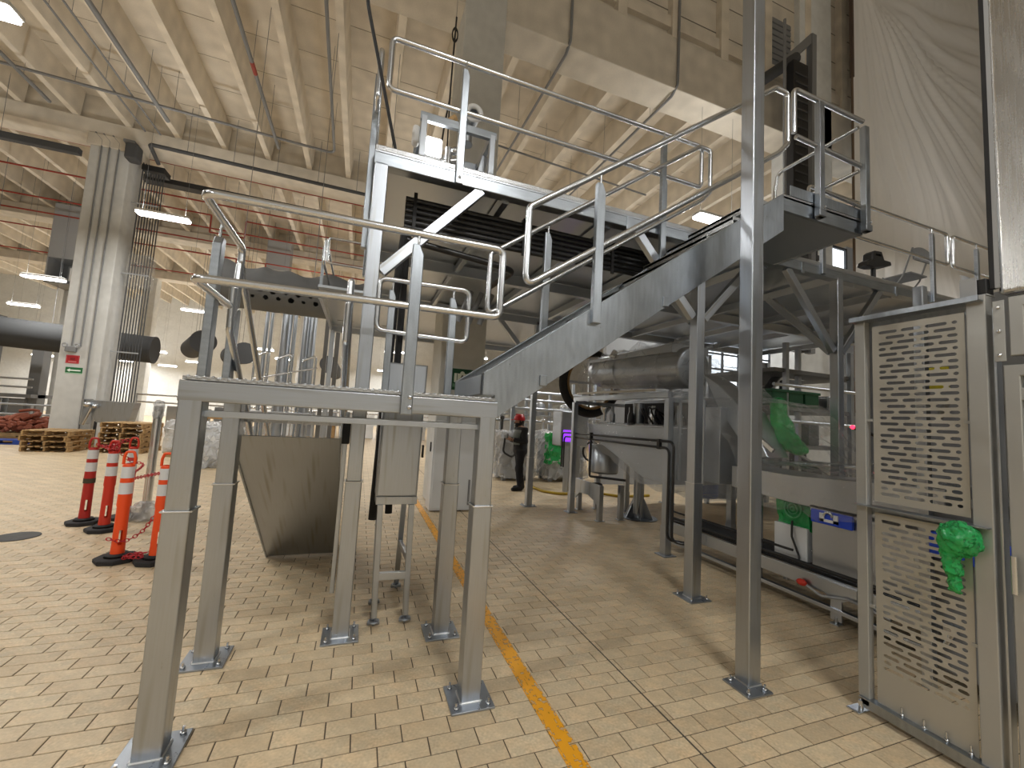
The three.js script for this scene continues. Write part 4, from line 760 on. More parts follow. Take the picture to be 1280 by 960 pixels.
{ // machine head on the upper deck
  const t = thing('filler_head', 'stainless machine frame with lit work light and flanged pipe on upper deck', 'machine', [.75, 3.64, -4.4]);
  for (const [x, z] of [[.37, -4.12], [1.10, -4.12], [.37, -4.75], [1.10, -4.75]]) part('corner_post', bar([x, 3.63, z], [x, 4.63, z], .06, .06, .005), M.steelPlain, t);
  part('top_rail', bar([.33, 4.63, -4.12], [1.14, 4.63, -4.12], .05, .085, .006), M.galv, t); part('top_rail', bar([.33, 4.63, -4.75], [1.14, 4.63, -4.75], .05, .085, .006), M.galv, t); part('top_rail', bar([.37, 4.63, -4.12], [.37, 4.63, -4.75], .05, .085, .006), M.galv, t); part('top_rail', bar([1.10, 4.63, -4.12], [1.10, 4.63, -4.75], .05, .085, .006), M.galv, t);
  part('back_panel', span(.40, .64, 3.66, 4.60, -4.5, -4.48), M.rail, t); part('slant_brace', bar([.95, 3.9, -4.3], [1.08, 4.5, -4.3], .08, .03), M.steelPlain, t);
  part('manifold', [rod([.66, 3.8, -4.25], [.66, 4.45, -4.25], .04), rod([.6, 4.28, -4.25], [.78, 4.35, -4.25], .03), ball(.68, 4.1, -4.22, .06), ball(.72, 4.42, -4.22, .045)], M.rail, t); part('bracket', box(.75, 4.1, -4.3, .1, .2, .05), std(.3, .13, .05, .6), t);
  part('side_box', box(.30, 4.42, -4.15, .07, .19, .12, .03), M.white, t);
  const fl = part('flange', torus([.90, 4.90, -4.2], .075, .028, 'z', 24), M.white, t); fl.geometry.translate(0, 0, 0); part('pipe_bore', (() => { const g = lathe([[.052, 0], [.052, .34], [.075, .34], [.075, 0]], [0, 0, 0], 20); g.rotateX(-Math.PI / 2); g.translate(.90, 4.90, -4.2); return g; })(), M.steelPlain, t);
  part('riser', rod([.86, 4.62, -4.35], [.86, 4.86, -4.35], .075, 16), M.steelPlain, t); part('plug', (() => { const g = rod([.70, 4.78, -4.2], [.62, 4.70, -4.2], .035); return g; })(), M.woodPale, t);
  part('work_light', box(.50, 4.42, -4.25, .17, .19, .06, .02), new THREE.MeshStandardMaterial({ color: 0xffffff, emissive: new THREE.Color().setRGB(1, .98, .94), emissiveIntensity: 6 }), t, 'glowing white work light');
  const pl = new THREE.RectAreaLight(new THREE.Color().setRGB(1, .98, .94), 8, .16, .16); pl.name = 'work_light_beam'; pl.position.set(.50 - .75, 4.45 - 3.64, -4.2 + 4.4); pl.rotation.y = Math.PI; t.add(pl);
}
single('suspension_cable', pipe([[-.55, 7.2, -3.05], [-.19, 4.56, -3.05], [.1, 3.66, -3.31]], .013, { bend: .3, seg: 8 }), M.black, 'straight black cable slanting down to the upper deck corner', 'cable');
{ const t = thing('hanging_sling', 'thin black hanging cord with a loop end above the upper deck', 'cord', [.72, 4.7, -5]);
  part('cord', pipe([[.752, 6.75, -5], [.745, 6.2, -5], [.742, 5.6, -5], [.70, 5.25, -5], [.66, 4.7, -5]], .011, { bend: .4, seg: 6 }), M.black, t); part('cord', pipe([[.742, 5.6, -5], [.75, 5.3, -5], [.74, 4.8, -4.9]], .009, { bend: .4, seg: 6 }), M.black, t); part('loop', (() => { const g = torus([0, 0, 0], .05, .012, 'z', 16); g.scale(.7, 1.8, 1); g.translate(.748, 6.5, -5); return g; })(), M.black, t); part('suspension', rod([.75, 6.75, -5], [.75, 18, -5], .003, 5), M.greyMid, t); }
// black conduits under the upper deck, dropping to the box
{
  const t = thing('conduit_rack', 'rack of parallel black conduits slung under the upper deck', 'conduits', [1.3, 3.1, -3.6]);
  for (let i = 0; i < 6; i++) part('conduit', rod([.22, 3.445 - i * .05, -3.58], [3.0, 3.445 - i * .05, -3.58], .0235, 10), M.blackGloss, t);
  for (const x of [.30, 1.32, 2.3]) part('rack_strut', bar([x, 3.14, -3.55], [x, 3.5, -3.55], .03, .02, .002), M.black, t);
  part('elbow_run', pipe([[.26, 3.10, -3.62], [1.15, 3.02, -3.62], [1.28, 3.02, -3.7], [1.15, 2.95, -4.1]], .03, { bend: .06 }), M.blackGloss, t); for (let i = 0; i < 3; i++) part('cable_gland', [rod([1.05 + i * .12, 2.98, -4.4], [.92 + i * .12, 2.62, -4.4], .03, 8), lathe([[0, 0], [.05, 0], [.05, .05], [0, .05]], [.97 + i * .12, 2.7, -4.4], 8)], M.greyMid, t);
}
{
  const t = thing('riser_conduit', 'fat black corrugated riser hose beside the tower leg', 'conduit', [.2, .7, -3.62]);
  part('hose', [pipe([[.24, 3.2, -3.62], [.2, 2.6, -3.62], [.185, 1.6, -3.62], [.17, .72, -3.62]], .035, { bend: .5, seg: 12 })], M.rubber, t); part('hose', pipe([[.27, 3.2, -3.7], [.27, 1.6, -3.72], [.30, .74, -3.74]], .03, { bend: .4, seg: 12 }), M.rubber, t);
  part('support_rail', bar([.36, 1.72, -3.72], [.36, 3.4, -3.72], .05, .04), M.galv, t);
}
{
  const t = thing('junction_cabinet', 'narrow stainless electrical box on splayed four-legged stand behind low platform', 'cabinet', [.33, 0, -3.6]);
  part('box_body', prism([[.165, .95], [.475, .95], [.485, 1.99], [.17, 1.99]], 'z', -3.36, -3.72, [], .006), M.steel, t); part('box_door', prism([[.175, .96], [.465, .96], [.475, 1.98], [.18, 1.98]], 'z', -3.345, -3.36, [], .004), M.steel, t); part('latch', box(.50, 1.3, -3.4, .016, .1, .03, .004), M.charcoal, t);
  part('collar', span(.17, .48, .89, .95, -3.36, -3.72, .004), M.steel, t);
  for (const [x0, x1, z] of [[.205, .225, -3.37], [.44, .455, -3.37], [.21, .24, -3.72], [.42, .44, -4.02]]) { const l = part('stand_leg', bar([x0, .89, z > -3.5 ? z : -3.70], [x1, .06, z], .042, .042, .004), M.steel, t); part('foot_clamp', [torus([x1, .03, z], .035, .01, 'y', 14), box(x1, .02, z, .09, .02, .03, .006), rod([x1, 0, z], [x1, .09, z], .008, 6)], M.plate, l); }
  part('cross_bar', span(.2, .46, .33, .385, -3.35, -3.385, .003), M.steelPlain, t); part('cross_bar', bar([.225, .46, -3.37], [.235, .46, -3.75], .03, .05), M.steelPlain, t); part('cross_bar', bar([.45, .46, -3.37], [.43, .46, -3.9], .03, .05), M.steelPlain, t);
}
{
  const t = thing('white_cabinet', 'low white metal cabinet at the foot of the grey column', 'cabinet', [1.55, 0, -7.2]);
  part('cabinet_body', span(1.19, 1.92, .02, 1.5, -6.96, -7.38, .008), M.cabinet, t); part('cabinet_door', span(1.22, 1.89, .05, 1.47, -6.945, -6.96, .004), M.cabinet, t); part('handle', box(1.84, .32, -6.935, .03, .42, .02, .005), M.greyMid, t); part('latch', box(1.18, 1.05, -7.15, .02, .16, .05, .006), M.charcoal, t);
}
// ------------------------------------------------------------------ plastic sheet hung in the tall bay
{
  const nx = 230, ny = 130, pos = [], idx = [], uv = [];
  const apex = [12.4, 14.6];
  for (let j = 0; j <= ny; j++) for (let i = 0; i <= nx; i++) {
    const x = 11.95 + 12 * i / nx, y = 2.2 + 15.4 * j / ny;
    const dx = x - apex[0], dy = apex[1] - y, a = Math.atan2(dx, dy), r = Math.hypot(dx, dy);
    const k = Math.min(1, r / 3.0);
    const fold = .055 * k * Math.sin(a * 31 + 2.5 * noise.noise(a * 7, r * .22, 2)) + .03 * k * Math.sin(a * 74 + 3 * noise.noise(a * 12, r * .3, 8)) + .02 * k * noise.noise(a * 60, r * .2, 6) + .22 * noise.noise(x * .35, y * .3, 4);
    pos.push(x, y, -6.95 + (fold + .12 * Math.sin(a * 3)) * Math.min(1, (x - 11.95) / .7)); uv.push(x, y);
  }
  for (let j = 0; j < ny; j++) for (let i = 0; i < nx; i++) { const a = j * (nx + 1) + i; idx.push(a, a + 1, a + nx + 1, a + 1, a + nx + 2, a + nx + 1); }
  const g = new THREE.BufferGeometry(); g.setAttribute('position', new THREE.Float32BufferAttribute(pos, 3)); g.setAttribute('uv', new THREE.Float32BufferAttribute(uv, 2)); g.setIndex(idx); g.computeVertexNormals();
  single('plastic_curtain', g, M.curtain, 'huge off-white plastic sheet hanging in fanned folds in the tall bay', 'curtain');
  const s = thing('curtain_seam', 'dark vertical seam batten at the edge of the plastic sheet', 'batten', [11.95, 2.2, -7.2]); part('batten', rod([11.93, 2.2, -6.95], [11.93, 11.5, -6.95], .03, 6), std(.12, .08, .05, .8), s); part('upper_batten', bar([11.93, 11.5, -6.95], [11.93, 17.6, -6.95], .08, .08), std(.07, .045, .03, .8), s);
}
{ // dark mast and ducts in the corner behind the landing
  const t = thing('cable_mast', 'black cable mast with steel side frame behind the landing', 'mast', [9.6, 3.6, -6.9]);
  part('mast', span(9.45, 9.98, 3.6, 11.0, -7.0, -6.8, .02), M.black, t); for (let i = 0; i < 30; i++) part('rung', span(9.5, 9.93, 3.8 + i * .235, 3.84 + i * .235, -6.80, -6.78), M.charcoal, t);
  part('side_frame', bar([10.15, 3.6, -6.9], [10.25, 12.0, -6.9], .16, .16), M.greyMid, t); part('top_arm', bar([10.25, 11.95, -6.9], [9.0, 10.6, -7.2], .14, .2), M.greyMid, t); part('hose_arm', rod([9.8, 11.3, -7.0], [8.6, 10.3, -7.3], .14, 12), M.charcoal, t);
  
  part('conduit', rod([9.2, 6.9, -6.85], [9.2, 12, -6.85], .035, 8), M.greyMid, t); part('cable', pipe([[11.0, 4.0, -7.3], [11.0, 7.6, -7.3], [10.85, 7.6, -7.3]], .03, { seg: 6 }), M.charcoal, t); part('clip', [box(10.98, 6.3, -7.28, .18, .12, .08), box(11.02, 4.1, -7.28, .18, .12, .08)], M.charcoal, t);
}
{ // recess high on the wall, its shade put into a flat grey slatted panel
  const t = thing('wall_recess_shade', 'dark louvre panel high on the wall above the girder', 'recess_shade', [10.0, 11.6, -7.6]); part('panel', span(9.4, 10.4, 11.3, 13.0, -7.62, -7.58), M.greyMid, t); for (let i = 0; i < 9; i++) part('slat', span(9.42, 10.38, 11.38 + i * .18, 11.5 + i * .18, -7.58, -7.55), M.greyMid, t);
}
// ------------------------------------------------------------------ pipes under the ceiling
const pipeThing = (name, label, pts, r, mat, group, bend = .25) => { const t = thing(name, label, 'pipe', pts[0].slice(), group); part('pipe_run', pipe(pts, r, { bend, seg: 8 }), mat, t); const n = pts.length; for (let i = 0; i < n - 1; i++) { const a = pts[i], b = pts[i + 1], L = Math.hypot(b[0] - a[0], b[1] - a[1], b[2] - a[2]); for (let s = .8; s < L; s += 2.2) { const f = s / L, p = [0, 1, 2].map(k => a[k] + (b[k] - a[k]) * f); if (Math.abs(a[1] - b[1]) < .3) part('hanger_rod', rod([p[0], p[1], p[2]], [p[0], CY, p[2]], .006, 4), M.greyMid, t); } } return t; };
pipeThing('conduit_pipe', 'grey conduit crossing under the ribs and turning at a corner', [[-22, 10.05, -13.6], [-1.5, 10.0, -14.4], [-1.35, 10.0, -8.4]], .04, M.greyMid);
pipeThing('conduit_pipe', 'grey pipe running along the ribs ahead of white column', [[-6.2, 10.0, -8.4], [-6.2, 10.0, -14.9]], .06, M.greyMid);
pipeThing('conduit_pipe', 'thin pipe pair member beside the grey rib pipe', [[-7.2, 10.1, -8.6], [-7.2, 10.1, -16]], .025, M.greyMid, 'thin twin ceiling pipes'); pipeThing('conduit_pipe', 'thin pipe pair member beside the grey rib pipe', [[-6.8, 10.1, -8.6], [-6.8, 10.1, -16]], .025, M.greyMid, 'thin twin ceiling pipes');
{ const t = pipeThing('conduit_pipe', 'grey pipe with a short red section between two ribs', [[-3.22, 10.0, -8.4], [-3.22, 10.0, -14.9]], .05, M.greyMid); part('red_sleeve', rod([-3.22, 10, -11.3], [-3.22, 10, -11.7], .054, 8), M.redPipe, t); }
pipeThing('conduit_pipe', 'short grey pipe stub under the far left ribs', [[-9.2, 10.0, -13.6], [-9.2, 10.0, -15.4]], .05, M.greyMid);
{ const t = thing('black_busbar', 'long black busbar along the girder right of white column', 'busbar', [-4, 9.6, -15.9]); part('bar_run', pipe([[-7.0, 9.4, -16.6], [-7.0, 9.65, -15.9], [5, 9.55, -15.9]], .06, { bend: .1, seg: 8 }), M.charcoal, t); for (let x = -6; x < 5; x += 1.3) part('hanger_rod', rod([x, 9.6, -15.9], [x, CY, -15.9], .008, 4), M.greyMid, t); }
{ const t = thing('cable_tray', 'dark cable tray heading right from the conduit bundle', 'cable tray', [-3, 9.2, -17.9]); part('tray', [span(-7.9, 5, 9.28, 9.34, -18.1, -17.7), span(-7.9, 5, 9.28, 9.45, -17.72, -17.69)], M.black, t); part('cables', span(-7.9, 5, 9.34, 9.42, -18.05, -17.75), M.blackGloss, t); for (let x = -7; x < 5; x += 1.6) part('hanger_rod', rod([x, 9.3, -17.71], [x, CY, -17.71], .008, 4), M.greyMid, t); }
{ const t = thing('cable_tray', 'dark cable tray left of white column', 'cable tray', [-14, 8.9, -15.6]); part('tray', span(-22, -8.6, 8.80, 9.0, -15.95, -15.75, .02), M.charcoal, t); for (let x = -20; x < -8.8; x += 1.6) part('hanger_rod', rod([x, 8.9, -15.85], [x, CY, -15.85], .008, 4), M.greyMid, t); }
for (const [y, z, l] of [[10.25, -18.0, 'nearest to'], [10.1, -20.5, 'second from'], [9.9, -23, 'third from'], [9.5, -23.7, 'fourth from'], [10.1, -28, 'fifth from'], [9.6, -31, 'sixth from']]) pipeThing('sprinkler_pipe', 'dark red sprinkler pipe crossing the hall, ' + l + ' the front girder row', [[-26, y, z], [10, y - .15, z]], .035, M.redPipe);
for (const [x, y, z, l] of [[-5.6, 9.0, -19.2, 'first'], [-5.4, 8.3, -22.2, 'second']]) pipeThing('sprinkler_pipe', l + ' red pipe stepping down and up behind the lit lamp', [[x - 3, y, z], [x - .6, y, z], [x - .6, y - .7, z], [x + .6, y - .7, z], [x + .6, y, z], [x + 8, y - .1, z]], .03, M.redPipe, undefined, .03);
for (const x of [3.55, 6.4]) pipeThing('conduit_pipe', 'grey conduit rising over the front girder and running back', [[x, 13.5, -7.4], [x, 9.7, -7.4], [x, 9.55, -7.6], [x, 9.75, -14.5]], .032, M.greyMid, 'conduits over front girder', .1);
pipeThing('conduit_pipe', 'thin twin wire conduit crossing ribs behind the upper guardrail', [[1.9, 9.9, -11.5], [9, 9.9, -11.9]], .03, M.greyMid);
{ // vertical bundle beside the white column
  const t = thing('conduit_bundle', 'row of black vertical conduits dropping beside the white column', 'conduits', [-7.3, 1.3, -16.9]);
  for (let i = 0; i < 9; i++) part('conduit', rod([-7.50 + i * .062, 1.3, -16.85 - i * .03], [-7.50 + i * .062, 9.45, -16.85 - i * .03], .019, 8), M.charcoal, t);
  part('header', span(-7.53, -6.9, 9.2, 9.4, -17.3, -16.8, .02), M.black, t); for (const y of [3.0, 5.6, 8.0]) part('strut', span(-7.68, -6.95, y, y + .04, -16.84, -16.82), M.greyLight, t); part('clear_sleeve', span(-7.56, -6.95, 5.2, 6.3, -17.2, -16.8, .01), M.film, t);
}
// dark wall panels far up
{ const t = thing('air_handler', 'grey duct box with open mouth hanging behind the white column', 'duct', [-13, 6.4, -24]); part('duct_body', [span(-13.6, -12.4, 7.6, 10.1, -25.4, -24, .02), span(-13.6, -13.55, 6.45, 7.6, -25.4, -24), span(-12.45, -12.4, 6.45, 7.6, -25.4, -24), span(-13.6, -12.4, 6.45, 6.5, -25.4, -24), span(-13.6, -12.4, 6.45, 7.6, -25.4, -25.35)], M.greyLight, t); for (const x of [-13.4, -12.6]) part('hanger_rod', rod([x, 10.0, -24.3], [x, CY, -24.3], .012, 5), M.greyMid, t); part('white_unit', span(-12.75, -12.5, 6.6, 7.2, -24.0, -23.96), M.white, t); }
{ const t = thing('air_handler', 'small grey duct box above the perforated fabric duct', 'duct', [-4.6, 8.6, -24]); part('duct_body', span(-5.2, -4.1, 8.6, 10.2, -24.6, -24, .02), M.greyLight, t); for (const x of [-5.0, -4.3]) part('hanger_rod', rod([x, 10.1, -24.3], [x, CY, -24.3], .012, 5), M.greyMid, t); }
// round dark ducts
const duct = (label, a, b, r) => { const t = thing('round_duct', label, 'duct', [a[0], a[1] - r, a[2]]); part('duct_tube', pipe([a, b], r, { seg: 24 }), M.ductDark, t); const d = V(...b).sub(V(...a)).normalize(); const e = V(...b).addScaledVector(d, .02), q = V(...b).addScaledVector(d, -.05); part('end_ring', pipe([[q.x, q.y, q.z], [e.x, e.y, e.z]], r * 1.03, { seg: 24 }), M.charcoal, t); for (const f of [.2, .5, .8]) { const m = V(...a).lerp(V(...b), f); part('hanger_rod', rod([m.x, m.y, m.z], [m.x, CY, m.z], .01, 4), M.greyMid, t); } };
duct('big dark grey round duct behind the white column, ending in the open', [-15.5, 3.95, -22], [-8.7, 3.7, -22.4], .58);
duct('dark round duct pointing down the hall left of tower leg', [-9.5, 4.6, -29], [-7.6, 4.55, -24.5], .55); duct('dark grey duct length below the perforated fabric duct', [-5.2, 3.9, -22], [-7.0, 4.2, -27], .5); duct('round dark duct end seen head-on beside the tower leg', [-1.9, 4.2, -33], [-1.85, 4.05, -25], .45);
{ // perforated fabric duct
  const t = thing('fabric_duct', 'grey wrinkled fabric air duct with rows of round outlet holes', 'duct', [-1.4, 3.5, -10]);
  const n = 320, m = 150, pos = [], idx = [], uv = [];
  for (let i = 0; i <= n; i++) for (let j = 0; j <= m; j++) { const x = -2.95 + 3.4 * i / n, a = j / m * Math.PI * 2, top = Math.max(0, Math.sin(a)); const r = .47 * (1 + top * (.30 * noise.noise(x * 2.6, a * .5, 1) - .12 * Math.pow(Math.abs(Math.sin(x * 3.3 + 1.5 * noise.noise(x * 1.5, a * .6, 5))), 6)) + .015 * noise.noise(x * 7, a * 2, 3)); pos.push(x, 4.06 + r * Math.sin(a), -10 + r * Math.cos(a)); uv.push(x, a * .47); }
  const holes = []; for (let k = 0; k < 2; k++) for (let i = 0; i < 10; i++) holes.push([-2.35 + i * .235 + k * .1, [.05, .035, .06, .042][(i * 3 + k) % 4], Math.PI * 2 - .30 - k * .30]);
  for (let i = 0; i < n; i++) for (let j = 0; j < m; j++) { const x = -2.95 + 3.4 * (i + .5) / n, an = (j + .5) / m * Math.PI * 2; if (holes.some(h => Math.hypot(x - h[0], (an - h[2]) * .47) < h[1])) continue; const a = i * (m + 1) + j; idx.push(a, a + m + 1, a + 1, a + 1, a + m + 1, a + m + 2); }
  const g = new THREE.BufferGeometry(); g.setAttribute('position', new THREE.Float32BufferAttribute(pos, 3)); g.setAttribute('uv', new THREE.Float32BufferAttribute(uv, 2)); g.setIndex(idx); g.computeVertexNormals(); part('fabric_tube', g, M.greyCloth, t);
  for (const x of [-2.96, .43]) part('end_disc', rod([x, 4.06, -10], [x + .02, 4.06, -10], .46, 24), M.greyCloth, t);
  for (const x of [-2.6, -1.2, .2]) part('hanger_wire', rod([x, 4.5, -10], [x, CY, -10], .006, 4), M.greyMid, t);
}
{ // stainless risers and little stair rails behind
  const t = thing('pipe_cluster', 'cluster of tall stainless riser pipes below the fabric duct', 'pipes', [-2.2, 0, -13]);
  for (const [x, r] of [[-2.62, .05], [-2.5, .04], [-2.12, .13], [-1.92, .05], [-1.62, .1], [-1.46, .1]]) part('riser', rod([x, 0, -13], [x, 4.9, -13], r, 14), M.steelPlain, t);
  part('cross_pipe', rod([-2.9, 4.6, -13], [-1.2, 4.6, -13], .05, 8), M.rail, t);
}
{ const t = thing('ladder_platform', 'small shiny stainless platform with looped handrails beyond the low platform', 'platform', [-1.9, 0, -11.6]); for (const x of [-2.5, -2.0, -1.45]) { part('handrail', pipe([[x, 1.4, -11.5], [x, 2.75, -11.5], [x + .3, 2.9, -11.5], [x + .3, 1.4, -11.5]], .025, { bend: .06 }), M.rail, t); part('post', rod([x, 0, -11.5], [x, 1.5, -11.5], .03), M.rail, t); } part('deck', span(-2.6, -1.1, 1.38, 1.44, -11.3, -12.2), M.steelPlain, t); part('handrail', rod([-2.5, 2.2, -11.5], [-1.1, 2.6, -11.5], .02), M.rail, t); for (const x of [-2.55, -1.15]) part('leg', bar([x, 0, -12.1], [x, 1.4, -12.1], .06, .06), M.steelPlain, t); }
{ const t = thing('grey_post', 'pair of dark grey posts standing beyond the tower leg', 'posts', [-.6, 0, -12]); for (const x of [-1.0, -.72]) part('post', bar([x, 0, -12], [x, 4.3, -12], .1, .1), M.greyMid, t); part('cross_tie', bar([-1, 4.2, -12], [-.72, 4.2, -12], .08, .08), M.greyMid, t); part('foot_plate', box(-.86, .01, -12, .5, .02, .2), M.plate, t); }
// ------------------------------------------------------------------ delineators, chain, bollard
function delineator(x, z, turn, mats, label, band) {
  const t = thing('delineator_post', label, 'delineator', [x, 0, z], 'delineator posts');
  const oct = Array.from({ length: 8 }, (_, i) => { const a = (i + .5) * Math.PI / 4 + turn; return [x + .172 * Math.cos(a), z + .172 * Math.sin(a)]; });
  part('base', [prism(oct, 'y', .0, .045, [], .008), lathe([[0, 0], [.1, 0], [.085, .03], [0, .03]], [x, .045, z], 16)], M.rubber, t);
  part('tube', (() => { // tube with a hand slot facing the camera
    const P = [], seg = 24, rows = [[.07, .056], [.16, .053], [.30, .052], [.52, .05], [.535, .055], [.92, .049], [.94, .03]], idx = [], pos = []; rows.forEach(([y, r]) => { for (let j = 0; j <= seg; j++) { const a = j / seg * Math.PI * 2; pos.push(x + r * Math.cos(a), y, z + r * Math.sin(a)); } });
    for (let i = 0; i < rows.length - 1; i++) for (let j = 0; j < seg; j++) { if (i === 1 && [3, 4, 15, 16].includes(j)) continue; const a = i * (seg + 1) + j; idx.push(a, a + seg + 1, a + 1, a + 1, a + seg + 1, a + seg + 2); }
    const g = new THREE.BufferGeometry(); g.setAttribute('position', new THREE.Float32BufferAttribute(pos, 3)); g.setIndex(idx); g.computeVertexNormals(); const n = clean(g); n.setAttribute('uv', new THREE.Float32BufferAttribute(new Float32Array(n.attributes.position.count * 2), 2)); return n;
  })(), mats, t);
  for (const y of [.645, .80]) part('reflective_band', lathe([[.0568 - (y - .535) * .0156, y], [.0568 - (y - .425) * .0156, y + .11]], [x, 0, z], 20), M.reflective, t);
  if (band) part('dark_band', lathe([[.0575, .5], [.0575, .56]], [x, 0, z], 20), std(.06, .05, .03, .8), t);
  part('handle_loop', pipe([[x - .045, .93, z], [x - .045, 1.0, z], [x - .03, 1.055, z], [x + .03, 1.055, z], [x + .045, 1.0, z], [x + .045, .93, z]], .013, { bend: .025, seg: 8 }), mats, t);
}
delineator(-3.1, -6.74, .2, M.redDeep, 'red delineator post with a dark tape band below its reflective stripes', true);
delineator(-2.74, -6.38, .1, M.red, 'dull red delineator post wrapped with loose chain at its head', false);
delineator(-2.79, -6.97, .3, M.red, 'dull red delineator post closest to the bollard pipe', false);
delineator(-2.11, -5.22, .15, M.orange, 'bright orange delineator post with chain loop near its foot', false);
delineator(-1.765, -5.12, .25, M.orange, 'bright orange delineator post half hidden by platform leg', false);
function chain(label, pts, knot) {
  const c = new THREE.CatmullRomCurve3(pts.map(p => V(...p))), L = c.getLength(), n = Math.floor(L / .036), g = [];
  for (let i = 0; i <= n; i++) { const p = c.getPointAt(i / n), d = c.getTangentAt(i / n), q = new THREE.TorusGeometry(.015, .0042, 5, 10); q.scale(1.45, 1, 1); q.rotateX(i % 2 ? Math.PI / 2 : 0); q.applyQuaternion(new THREE.Quaternion().setFromUnitVectors(V(1, 0, 0), d)); q.translate(p.x, p.y, p.z); g.push(q); }
  single('plastic_chain', g, M.chain, label, 'chain');
}
chain('red plastic chain looped from one orange delineator foot to the other', [[-2.17, .22, -5.17], [-2.05, .2, -5.16], [-1.92, .28, -5.15], [-1.81, .45, -5.12]]);
chain('red plastic chain piled on the black delineator bases', [[-2.0, .06, -5.1], [-1.9, .055, -5.2], [-1.97, .06, -5.24], [-1.86, .055, -5.1], [-1.93, .075, -5.06], [-2.02, .06, -5.16], [-1.88, .075, -5.18]]);
chain('red plastic chain strung between delineator heads past the bollard pipe', [[-3.05, .98, -6.7], [-2.9, .95, -6.6], [-2.74, 1.0, -6.34], [-2.6, .8, -6.5], [-2.5, .78, -6.5], [-2.3, .72, -5.7], [-1.82, .86, -5.1]]);
chain('red plastic chain bundled on the heads of the dull red delineators', [[-2.8, 1.0, -6.3], [-2.7, 1.03, -6.36], [-2.78, 1.05, -6.42], [-2.68, .98, -6.33], [-2.75, .96, -6.3], [-2.85, 1.0, -6.8], [-2.8, 1.04, -6.82], [-2.9, 1.02, -6.78]]);
{
  const t = thing('bollard_pipe', 'stainless bollard pipe with crumpled clear plastic at head and foot', 'bollard', [-2.53, 0, -6.85]);
  part('pipe_shaft', rod([-2.53, 0, -6.85], [-2.53, 1.5, -6.85], .048, 18), M.rail, t); part('head_film', sdfMesh((x, y, z) => cap([x, y, z], [-2.53, 1.36, -6.85], [-2.53, 1.52, -6.85], .055, .06) - .018 * noise.noise(x * 40, y * 30, z * 40), [-2.53, 1.44, -6.85], .2, 30), M.filmMilky, t); part('foot_film', sdfMesh((x, y, z) => Math.hypot((x + 2.53) / 1.5, (y - .1) / 1.0, (z + 6.85)) - .14 - .05 * noise.noise(x * 14, y * 14, z * 14), [-2.53, .12, -6.85], .34, 36), M.filmMilky, t);
}
single('drain_cover', [lathe([[0, 0], [.19, 0], [.19, .006], [.17, .009], [0, .009]], [-3.42, 0, -6.22], 28)], std(.10, .095, .09, .7, .3, { map: mottleColour }), 'dark round drain cover in the floor left of delineators', 'drain cover');
// ------------------------------------------------------------------ pallets and goods
function palletProto() {
  const t = thing('wooden_pallet', '', 'pallet', [0, 0, 0]);
  for (let i = 0; i < 7; i++) part('top_board', box(0, .131, -.45 + i * .15, 1.15, .02, .1, .003), [M.wood, M.woodPale, M.woodDark][i % 3], t);
  for (let i = 0; i < 3; i++) part('stringer', prism([[-.575, .02], [-.36, .02], [-.34, .06], [-.2, .06], [-.18, .02], [.18, .02], [.2, .06], [.34, .06], [.36, .02], [.575, .02], [.575, .121], [-.575, .121]], 'z', -.49 + i * .47 - .02, -.49 + i * .47 + .02), i === 1 ? M.woodDark : M.wood, t);
  for (let i = 0; i < 4; i++) part('bottom_board', box(0, .01, -.45 + i * .3, 1.15, .02, .1, .003), M.woodDark, t);
  for (let i = 0; i < 3; i++) part('cross_block', box(-.5 + i * .5, .07, .49, .12, .1, .04, .003), M.woodDark, t);
  return t;
}
const pal = palletProto();
{
  let first = true;
  const put = (x, y, z, turn, label, group) => { if (first) { first = false; pal.position.set(x, y, z); pal.rotation.y = turn; tag(pal, label, 'pallet', group); } else copy(pal, [x, y, z], turn, label, group); };
  for (let i = 0; i < 4; i++) put(-7.82 + rr(-.04, .04), i * .142, -15.32, Math.PI / 2 + rr(-.04, .04), i === 3 ? 'pale clean wooden pallet on top of the short stack' : 'weathered wooden pallet in the short stack before white column', i === 3 ? undefined : 'pallets in the short stack');
  for (let i = 0; i < 6; i++) put(-6.22 + rr(-.04, .04), i * .142, -15.35, Math.PI / 2 + rr(-.05, .05), 'wooden pallet in the taller stack behind delineators', 'pallets in the taller stack');
  for (let i = 0; i < 2; i++) put(-10.0, i * .142, -17.8, .1, 'wooden pallet under the red-brown heap', 'pallets under the heap');
}
{ // red-brown heap
  const g = []; for (let i = 0; i < 90; i++) { const a = rr(0, 6.28), r = Math.sqrt(rnd()) * .72, h = .37 + (1 - r / .8) * rr(.05, .72); const p = pipe([[-.22, 0, 0], [-.08, rr(.02, .06), rr(-.04, .04)], [.08, rr(0, .05), rr(-.04, .04)], [.22, -.01, 0]], rr(.04, .075), { bend: .1, seg: 6 }); p.rotateZ(rr(-.5, .5)); p.rotateY(rr(0, 6.28)); p.translate(-10.0 + 1.05 * r * Math.cos(a), h, -17.8 + .7 * r * Math.sin(a)); g.push(p); }
  single('netting_heap', g, M.copperPile, 'heap of red-brown rolled netting on pallets left of white column', 'heap', undefined, 'stuff');
}
single('blue_pallet', [span(-10.9, -9.3, .0, .03, -17.05, -16.55), span(-10.9, -9.3, .11, .14, -17.05, -16.55), span(-10.9, -10.7, .03, .11, -17.05, -16.55), span(-10.2, -10.0, .03, .11, -17.05, -16.55), span(-9.5, -9.3, .03, .11, -17.05, -16.55)], M.blue, 'flat blue plastic pallet in front of the red-brown heap', 'pallet');
